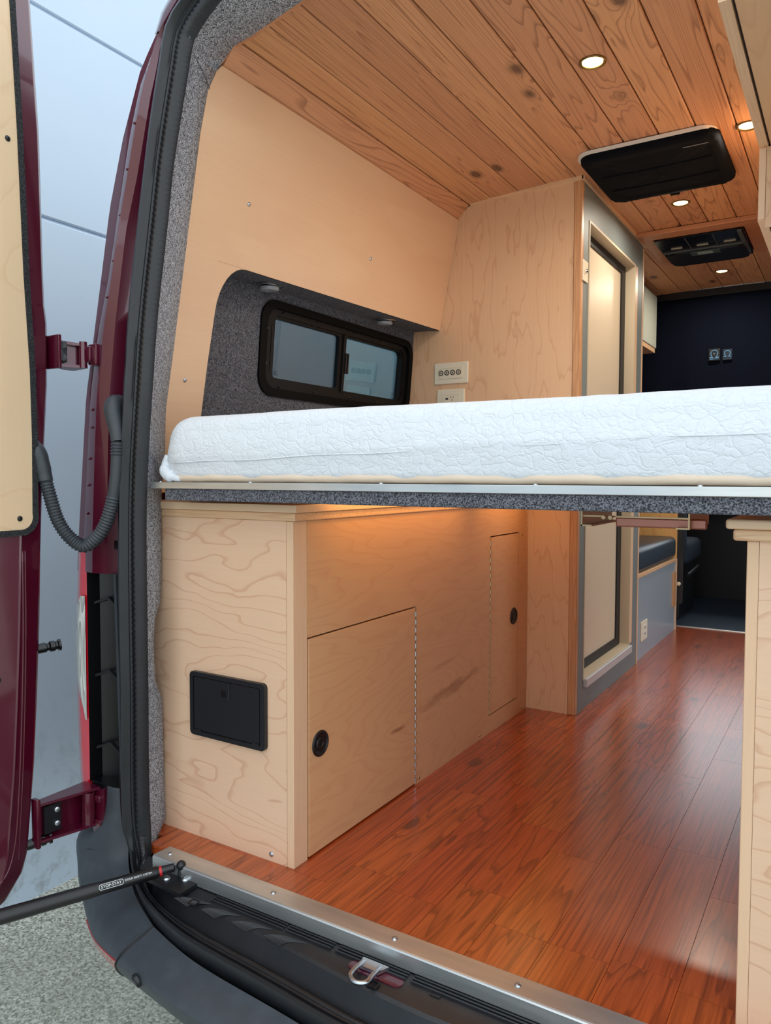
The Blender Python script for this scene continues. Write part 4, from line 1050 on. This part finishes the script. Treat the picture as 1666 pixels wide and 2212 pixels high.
cdoor(D1, 1.299, .241, True, 'a'); cdoor(D2, 2.394, .349, False, 'b')
# black access hatch on the front
hx0, hx1, hz0, hz1 = -1.264, -1.043, .238, .382
ht = thing('access_hatch', ((hx0+hx1)/2, CYF, (hz0+hz1)/2), 'black plastic access hatch on the cabinet end panel', 'hatch')
fy = lambda a, b, dd: (a, CYF-dd, b)
bm = bmesh.new(); ring(bm, rrect(hx0, hx1, hz0, hz1, .010, 5), rrect(hx0+.010, hx1-.013, hz0+.010, hz1-.010, .004, 5), fy, 0, .010); obj('hatch_frame', bm, blk, ht, smooth=True, autos=40)
bm = bmesh.new(); slab(bm, rrect(hx0+.012, hx1-.016, hz0+.012, hz1-.012, .003, 3), fy, .001, .0085); hd = obj('hatch_door', bm, blk, ht)
bm = bmesh.new(); bx(bm, -1.162, -1.143, CYF-.011, CYF-.008, .329, .367, .0008, 1); lt = obj('hatch_latch', bm, blk, hd)
bm = bmesh.new(); bx(bm, -1.166, -1.153, CYF-.0122, CYF-.0105, .338, .350); obj('latch_grip', bm, blk_gl, lt)
for xa in (hx0+.014, hx1-.036):
    bm = bmesh.new(); bx(bm, xa, xa+.020, CYF-.0105, CYF-.008, hz0+.010, hz0+.014); obj('hatch_hinge', bm, blk, hd)
# countertop boards
ctp = thing('countertop', (-1.2, 1.85, CH), 'two layer maple countertop on the left cabinet', 'countertop')
bm = bmesh.new(); bx(bm, -1.44, -.9640, CYF-.006, 2.523, .7285, .7455, .0025); obj('lower_board', bm, edge_x, ctp)
bm = bmesh.new(); bx(bm, -1.44, -.9560, CYF-.012, 2.523, .7460, .7625, .0015); obj('upper_board', bm, plain('maple_plain', srgb(226, 192, 158), .4), ctp)
# right cabinet
rcb = thing('storage_cabinet', (.1, 1.85, 0), 'maple cabinet at the right edge with two layer top', 'cabinet')
bm = bmesh.new(); bx(bm, -.1295, -.1135, CYF-.001, 1.25, 0, CH, .001, 1); obj('corner_post', bm, edge_z, rcb)
bm = bmesh.new(); bx(bm, -.1130, .40, CYF, CYF+.018, 0, CH); obj('front_panel', bm, maple_x, rcb)
bm = bmesh.new(); bx(bm, -.1290, -.113, 1.2505, 2.90, 0, CH); bx(bm, -.113, .40, 2.882, 2.90, 0, CH); obj('side_panel', bm, maple_y, rcb)
rct = thing('countertop', (.1, 1.85, CH), 'rounded maple countertop boards on the right cabinet', 'countertop')
bm = bmesh.new(); bx(bm, -.1475, .40, CYF-.012, 2.92, .7285, .7450, .004, 3); obj('lower_board', bm, edge_x, rct)
bm = bmesh.new(); bx(bm, -.157, .40, CYF-.018, 2.93, .7455, .7600, .004, 3); obj('upper_board', bm, bpy.data.materials['maple_plain'], rct)

# ================================================================== BED
bed = thing('bed_platform', (-.555, 1.8, .77), 'carpet edged bed platform with aluminium edge rail', 'bed platform')
bm = bmesh.new(); bx(bm, -1.300, .20, 1.187, 2.50, .790, .8035); obj('platform_board', bm, maple_x, bed)
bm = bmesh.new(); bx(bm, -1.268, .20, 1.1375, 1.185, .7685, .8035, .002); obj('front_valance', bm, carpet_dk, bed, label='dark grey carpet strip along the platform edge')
bm = bmesh.new(); bx(bm, -1.308, .20, 1.1325, 1.136, .7935, .8075, .0008, 1); bx(bm, -1.308, .20, 1.136, 1.165, .8045, .8075)
rl = obj('edge_rail', bm, alu, bed, label='brushed aluminium edge rail')
for x in (-1.29, -1.03, -.72, -.43, -.185): screw((x, 1.146, .8075), (0, 0, 1), steel, rl, .004)
bm = bmesh.new(); bx(bm, -1.25, -.20, 2.0, 2.1, .7635, .7895); obj('platform_rib', bm, carpet_dk, bed)
# metal bracket under the bed
bk = thing('bed_bracket', (-.36, 1.5, .76), 'zinc and copper coloured metal bracket hanging under the bed', 'bracket')
bm = bmesh.new(); Y = 1.5
for x in (-.466, -.262):
    bx(bm, x, x+.003, Y, Y+.22, .722, .7885); bx(bm, x, x+.022*(1 if x < -.4 else -1), Y, Y+.22, .722, .725)
bx(bm, -.466, -.262, Y+.005, Y+.012, .741, .744)
obj('channel', bm, gold, bk)
bm = bmesh.new(); bx(bm, -.402, -.232, Y+.02, Y+.03, .722, .741, .003); obj('cross_plate', bm, pink_st, bk)
bm = bmesh.new(); lathe(bm, [(.004, 0), (.004, .01), (.0001, .01)], (-.418, Y, .741), (0, -1, 0), 10); lathe(bm, [(.004, 0), (.004, .01), (.0001, .01)], (-.405, Y, .741), (0, -1, 0), 10); obj('bracket_bolt', bm, gold, bk)
# warm LED strip under the platform, over the cabinet
ls = thing('led_strip', (-.90, 1.9, .78), 'warm light strip under the bed platform above the left cabinet', 'light')
bm = bmesh.new(); bx(bm, -.93, -.915, 1.30, 2.45, .7815, .7865); obj('led_tape', bm, strip_e, ls)
ld = bpy.data.lights.new('led_strip_light', 'AREA'); ld.shape = 'RECTANGLE'; ld.size = .02; ld.size_y = 1.1; ld.energy = STRIP_W; ld.color = (1, .56, .20)
lo = bpy.data.objects.new('led_strip_light', ld); C.objects.link(lo); lo.parent = ls; lo.location = (.045, -.02, -.002); lo.rotation_euler = (0, math.radians(25), 0)

# mattress
bm = bmesh.new()
X0, X1, Y0, Y1, Z0, Z1 = -1.302, .20, 1.148, 2.48, .808, .950
nx, ny, nz = 150, 60, 16
def sup(t, e): return math.copysign(abs(t)**e, t)
rows = []
# closed cross-sections along x
import mathutils
for i in range(nx+1):
    t = i/nx; x = X0+(X1-X0)*t
    dx = x-X0; r = .085; inset = 0
    if dx < r: inset = 1-math.sqrt(max(0, 1-((r-dx)/r)**2))
    zt = Z1-.060*inset; yf = Y0+.045*inset; zb = Z0+.004+.030*inset*0; yb = Y1
    cx, ct_ = (yf+yb)/2, (zt+zb)/2
    prof = []
    rt_, rb_ = .034, .022
    def arcp(cy_, cz_, r_, a0, a1, n_):
        return [(cy_+r_*math.cos(math.radians(a0+(a1-a0)*k/n_)), cz_+r_*math.sin(math.radians(a0+(a1-a0)*k/n_))) for k in range(n_+1)]
    fr = arcp(yf+rb_, zb+rb_, rb_, 270, 180, 6)
    side_n = 12
    sd = [(yf-.006*math.sin(math.pi*k/side_n), zb+rb_+(zt-rt_-zb-rb_)*k/side_n) for k in range(1, side_n)]
    prof = fr+sd+arcp(yf+rt_, zt-rt_, rt_, 180, 90, 8)+[(yf+.2, zt+.001), (yb-.1, zt)]+arcp(yb-rt_, zt-rt_, rt_, 90, 0, 4)+arcp(yb-rb_, zb+rb_, rb_, 0, -90, 4)
    row = []
    for (y, z) in prof:
        p = Vector((x, y, z)); nz_ = mathutils.noise.noise(Vector((x*5, y*5, z*9)))
        n2 = mathutils.noise.noise(Vector((x*22, y*22, z*22+5)))
        k = 1 if y < Y0+.1 else .3
        p.y -= (nz_*.003+n2*.0012)*k; p.z += (nz_*.0025+n2*.0008)*(k if z > zb+.02 else 0)
        zs_ = .875+.028*(x-X0)/1.3
        if y < Y0+.02 and abs(z-zs_+.018) < .004: p.y -= .0016
        row.append(p)
    rows.append(row)
# puckered left end
end = rows[0]; c = sum(end, Vector())/len(end)
cap = []
for s_, dxx in ((.80, -.006), (.45, -.009), (.02, -.010)):
    cap.append([c+(p-c)*s_+Vector((dxx, 0, 0)) for p in end])
allr = [cap[2], cap[1], cap[0]]+rows
vv = quad_grid(bm, allr, closed_v=True); bm.faces.new(vv[0]); bm.faces.new(list(reversed(vv[-1])))
mt = thing('mattress', (-.55, 1.8, .808), 'thick white quilted mattress on the bed platform', 'mattress')
mo = obj('mattress_cover', bm, quilt, mt, smooth=True)
bm = bmesh.new(); rows = []
for i in range(100):
    x = -1.262+.0147*i; w = .002*math.sin(i*.5)+.0015*math.sin(i*1.3)
    if x > .198: break
    rows.append([Vector((x, Y0+.014+w, .8285)), Vector((x, Y0+.002+w, .822)), Vector((x, Y0+.004+w, .814)), Vector((x, Y0+.014, .8085)), Vector((x, Y0+.05, .8085))])
quad_grid(bm, rows); obj('mattress_base', bm, knit, mt, smooth=True, label='beige knit underside edge')
bm = bmesh.new(); tube(bm, catmull([(-1.285, 1.170, .865), (-1.293, 1.166, .845), (-1.285, 1.158, .828), (-1.26, 1.156, .818), (-1.24, 1.160, .816)], 5), [.004]+[.012]*6+[.014]*8+[.008]*5+[.004], 10)
obj('cover_tuck', bm, quilt, mt, smooth=True)
bm = bmesh.new(); tube(bm, [(-1.25+.029*i, Y0-.0062-.002*mathutils.noise.noise(Vector((i*.3, 0, 0))), .848+.034*(.029*i)/1.15+.0015*math.sin(i*.6)) for i in range(50)], .0013, 6)
obj('cover_seam', bm, quilt, mt, smooth=True)

# ================================================================== OVERHEAD CABINETS (right)
o1 = thing('overhead_cabinet', (.05, 1.6, 1.55), 'maple overhead cabinet nearest the doorway, upper right corner', 'cabinet', None)
def ohead(t, y0, y1, z0, seams):
    ys = [y0]+seams+[y1]
    for a, b in zip(ys, ys[1:]):
        bm = bmesh.new(); bx(bm, -.1975, -.1795, a+.0008, b-.0008, z0, 1.818); obj('cabinet_door', bm, edge_y, t)
    bm = bmesh.new(); bx(bm, -.1755, .34, y0, y1, z0+.004, z0+.022); bx(bm, .32, .34, y0, y1, z0+.022, 1.77); bx(bm, -.1755, .32, y0, y0+.018, z0+.022, 1.775); obj('cabinet_body', bm, maple_y, t)
    bm = bmesh.new(); bx(bm, -.1790, -.1760, y0+.001, y1, z0+.008, z0+.02); obj('door_gap', bm, dk_line, t)
ohead(o1, 1.285, 1.886, 1.55, [1.748])
o2 = thing('overhead_cabinet', (.05, 2.6, 1.39), 'deeper maple overhead cabinet hanging lower, beyond the first one', 'cabinet', None)
ohead(o2, 1.890, 3.6, 1.391, [2.45, 3.0])
bm = bmesh.new(); bx(bm, -.1965, -.1835, 1.8868, 1.8898, 1.393, 1.548); obj('end_stile', bm, edge_z, o2)
bm = bmesh.new(); bx(bm, -.182, .33, 1.8866, 1.8898, 1.374, 1.549); obj('end_panel', bm, maple_z, o2)

# ================================================================== CEILING FIXTURES
def puck(x, y, lab):
    z = cz(x)
    t = thing('ceiling_light', (x, y, z), lab, 'light', 'ceiling downlights')
    bm = bmesh.new(); lathe(bm, [(.025, .001), (.025, -.002), (.030, -.0045), (.033, -.002), (.033, .001)], (x, y, z), (0, 0, 1), 32); obj('light_rim', bm, plain('rim_bronze', srgb(120, 92, 50), .3, .7) if 'rim_bronze' not in bpy.data.materials else bpy.data.materials['rim_bronze'], t, smooth=True, autos=40)
    bm = bmesh.new(); lathe(bm, [(.0245, -.0005), (.020, -.003), (.0001, -.0035)], (x, y, z), (0, 0, 1), 28); obj('light_diffuser', bm, lamp_e, t, smooth=True)
    l = bpy.data.lights.new('downlight', 'AREA'); l.shape = 'DISK'; l.size = .05; l.energy = PUCK_W; l.color = (1, .91, .76); l.spread = math.radians(170)
    o = bpy.data.objects.new('downlight', l); C.objects.link(o); o.parent = t; o.location = (0, 0, -.008)
puck(-.565, 1.859, 'round warm ceiling downlight nearest the rear doorway')
puck(-.282, 2.409, 'round warm ceiling downlight cut off by the overhead cabinet')
puck(-.566, 2.960, 'round warm ceiling downlight between roof vent and air conditioner')
puck(-.573, 4.028, 'round warm ceiling downlight farthest off, near the curtain')
# roof vent cover
vt = thing('roof_vent', (-.56, 2.545, 1.82), 'black fabric covered roof vent with white rim', 'vent')
fz = lambda a, b, dd: (a, b, 1.823-dd)
bm = bmesh.new(); slab(bm, rrect(-.765, -.360, 2.340, 2.76, .045, 8), fz, 0, .010); obj('vent_rim', bm, white_rim, vt, smooth=True, autos=40)
bm = bmesh.new(); rows = []
o_ = rrect(-.758, -.352, 2.345, 2.765, .045, 8)
for ins, dd in ((0, .008), (.001, .022), (.008, .030), (.030, .030), (.034, .027), (.06, .028), (.12, .030), (.19, .031)):
    row = []
    for k, (a, b) in enumerate(o_):
        cx, cyv = -.555, 2.555; sx = (abs(a-cx)-ins)/abs(a-cx) if abs(a-cx) > ins else 0; sy_ = (abs(b-cyv)-ins)/abs(b-cyv) if abs(b-cyv) > ins else 0
        row.append(Vector((cx+(a-cx)*sx, cyv+(b-cyv)*sy_, 1.823-dd+.001*math.sin(k*1.7))))
    rows.append(row)
quad_grid(bm, rows, closed_v=True); f_ = bm.verts[:]; bm.faces.new([v for v in list(bm.verts)[-len(o_):]])
vs_ = obj('vent_shade', bm, blk_fab, vt, smooth=True, autos=50, label='black quilted fabric shade')
bm = bmesh.new()
for y in (2.50, 2.63): tube(bm, [(-.72, y, 1.792), (-.55, y+.003, 1.791), (-.39, y-.002, 1.792)], .003, 6)
obj('shade_fold', bm, blk_fab, vs_)
bm = bmesh.new(); bx(bm, -.568, -.538, 2.755, 2.80, 1.80, 1.808, .002); obj('pull_tab', bm, blk_fab, vt)
bm = bmesh.new(); bx(bm, -.455, -.385, 2.392, 2.396, 1.7915, 1.7925); obj('stitched_label', bm, plain('label_grey', srgb(110, 112, 118), .6), vs_)
# ceiling air conditioner
ac = thing('air_conditioner', (-.565, 3.49, 1.80), 'black ceiling air conditioner vent with small display', 'air conditioner')
bm = bmesh.new(); slab(bm, rrect(-.738, -.398, 3.305, 3.70, .02, 4), fz, -.005, .022); obj('ac_housing', bm, blk_gl, ac, smooth=True, autos=40)
bm = bmesh.new(); slab(bm, rrect(-.725, -.410, 3.50, 3.695, .04, 6), fz, .020, .036); lowb = obj('ac_cover', bm, blk, ac, smooth=True, autos=40)
bm = bmesh.new(); bx(bm, -.735, -.402, 3.492, 3.500, 1.795, 1.8015); bx(bm, -.42, -.404, 3.315, 3.66, 1.795, 1.8015); obj('ac_strip', bm, plain('ac_grey', srgb(84, 90, 94), .4), ac)
bm = bmesh.new(); bx(bm, -.625, -.508, 3.490, 3.545, 1.785, 1.7885, .001, 1); dp_ = obj('ac_display', bm, plain('display_panel', srgb(70, 86, 86), .4), ac)
bm = bmesh.new(); bx(bm, -.597, -.537, 3.500, 3.528, 1.783, 1.7852); obj('display_glass', bm, lcd, dp_)
for x in (-.668, -.565, -.460):
    bm = bmesh.new(); bx(bm, x-.024, x+.020, 3.436, 3.446, 1.797, 1.8006); obj('vent_tab', bm, plain('tab_grey', srgb(170, 168, 160), .4) if 'tab_grey' not in bpy.data.materials else bpy.data.materials['tab_grey'], ac)
for x in (-.617, -.512):
    bm = bmesh.new(); bx(bm, x, x+.002, 3.31, 3.49, 1.797, 1.8008); obj('vent_divider', bm, bpy.data.materials['ac_grey'], ac)
act = thing('ac_surround', (-.56, 3.25, 1.82), 'cedar board surround of the ceiling air conditioner', 'trim')
bm = bmesh.new(); bx(bm, -.786, -.335, 3.225, 3.300, 1.806, 1.8235, .002); obj('surround_board', bm, cedar_trim, act)
bm = bmesh.new(); bx(bm, -.395, -.335, 3.3005, 3.72, 1.810, 1.8225, .002); obj('surround_board', bm, cedar_trim, act)
bm = bmesh.new(); bx(bm, -.786, -.740, 3.3005, 3.72, 1.810, 1.8225, .002); obj('surround_board', bm, cedar_trim, act)
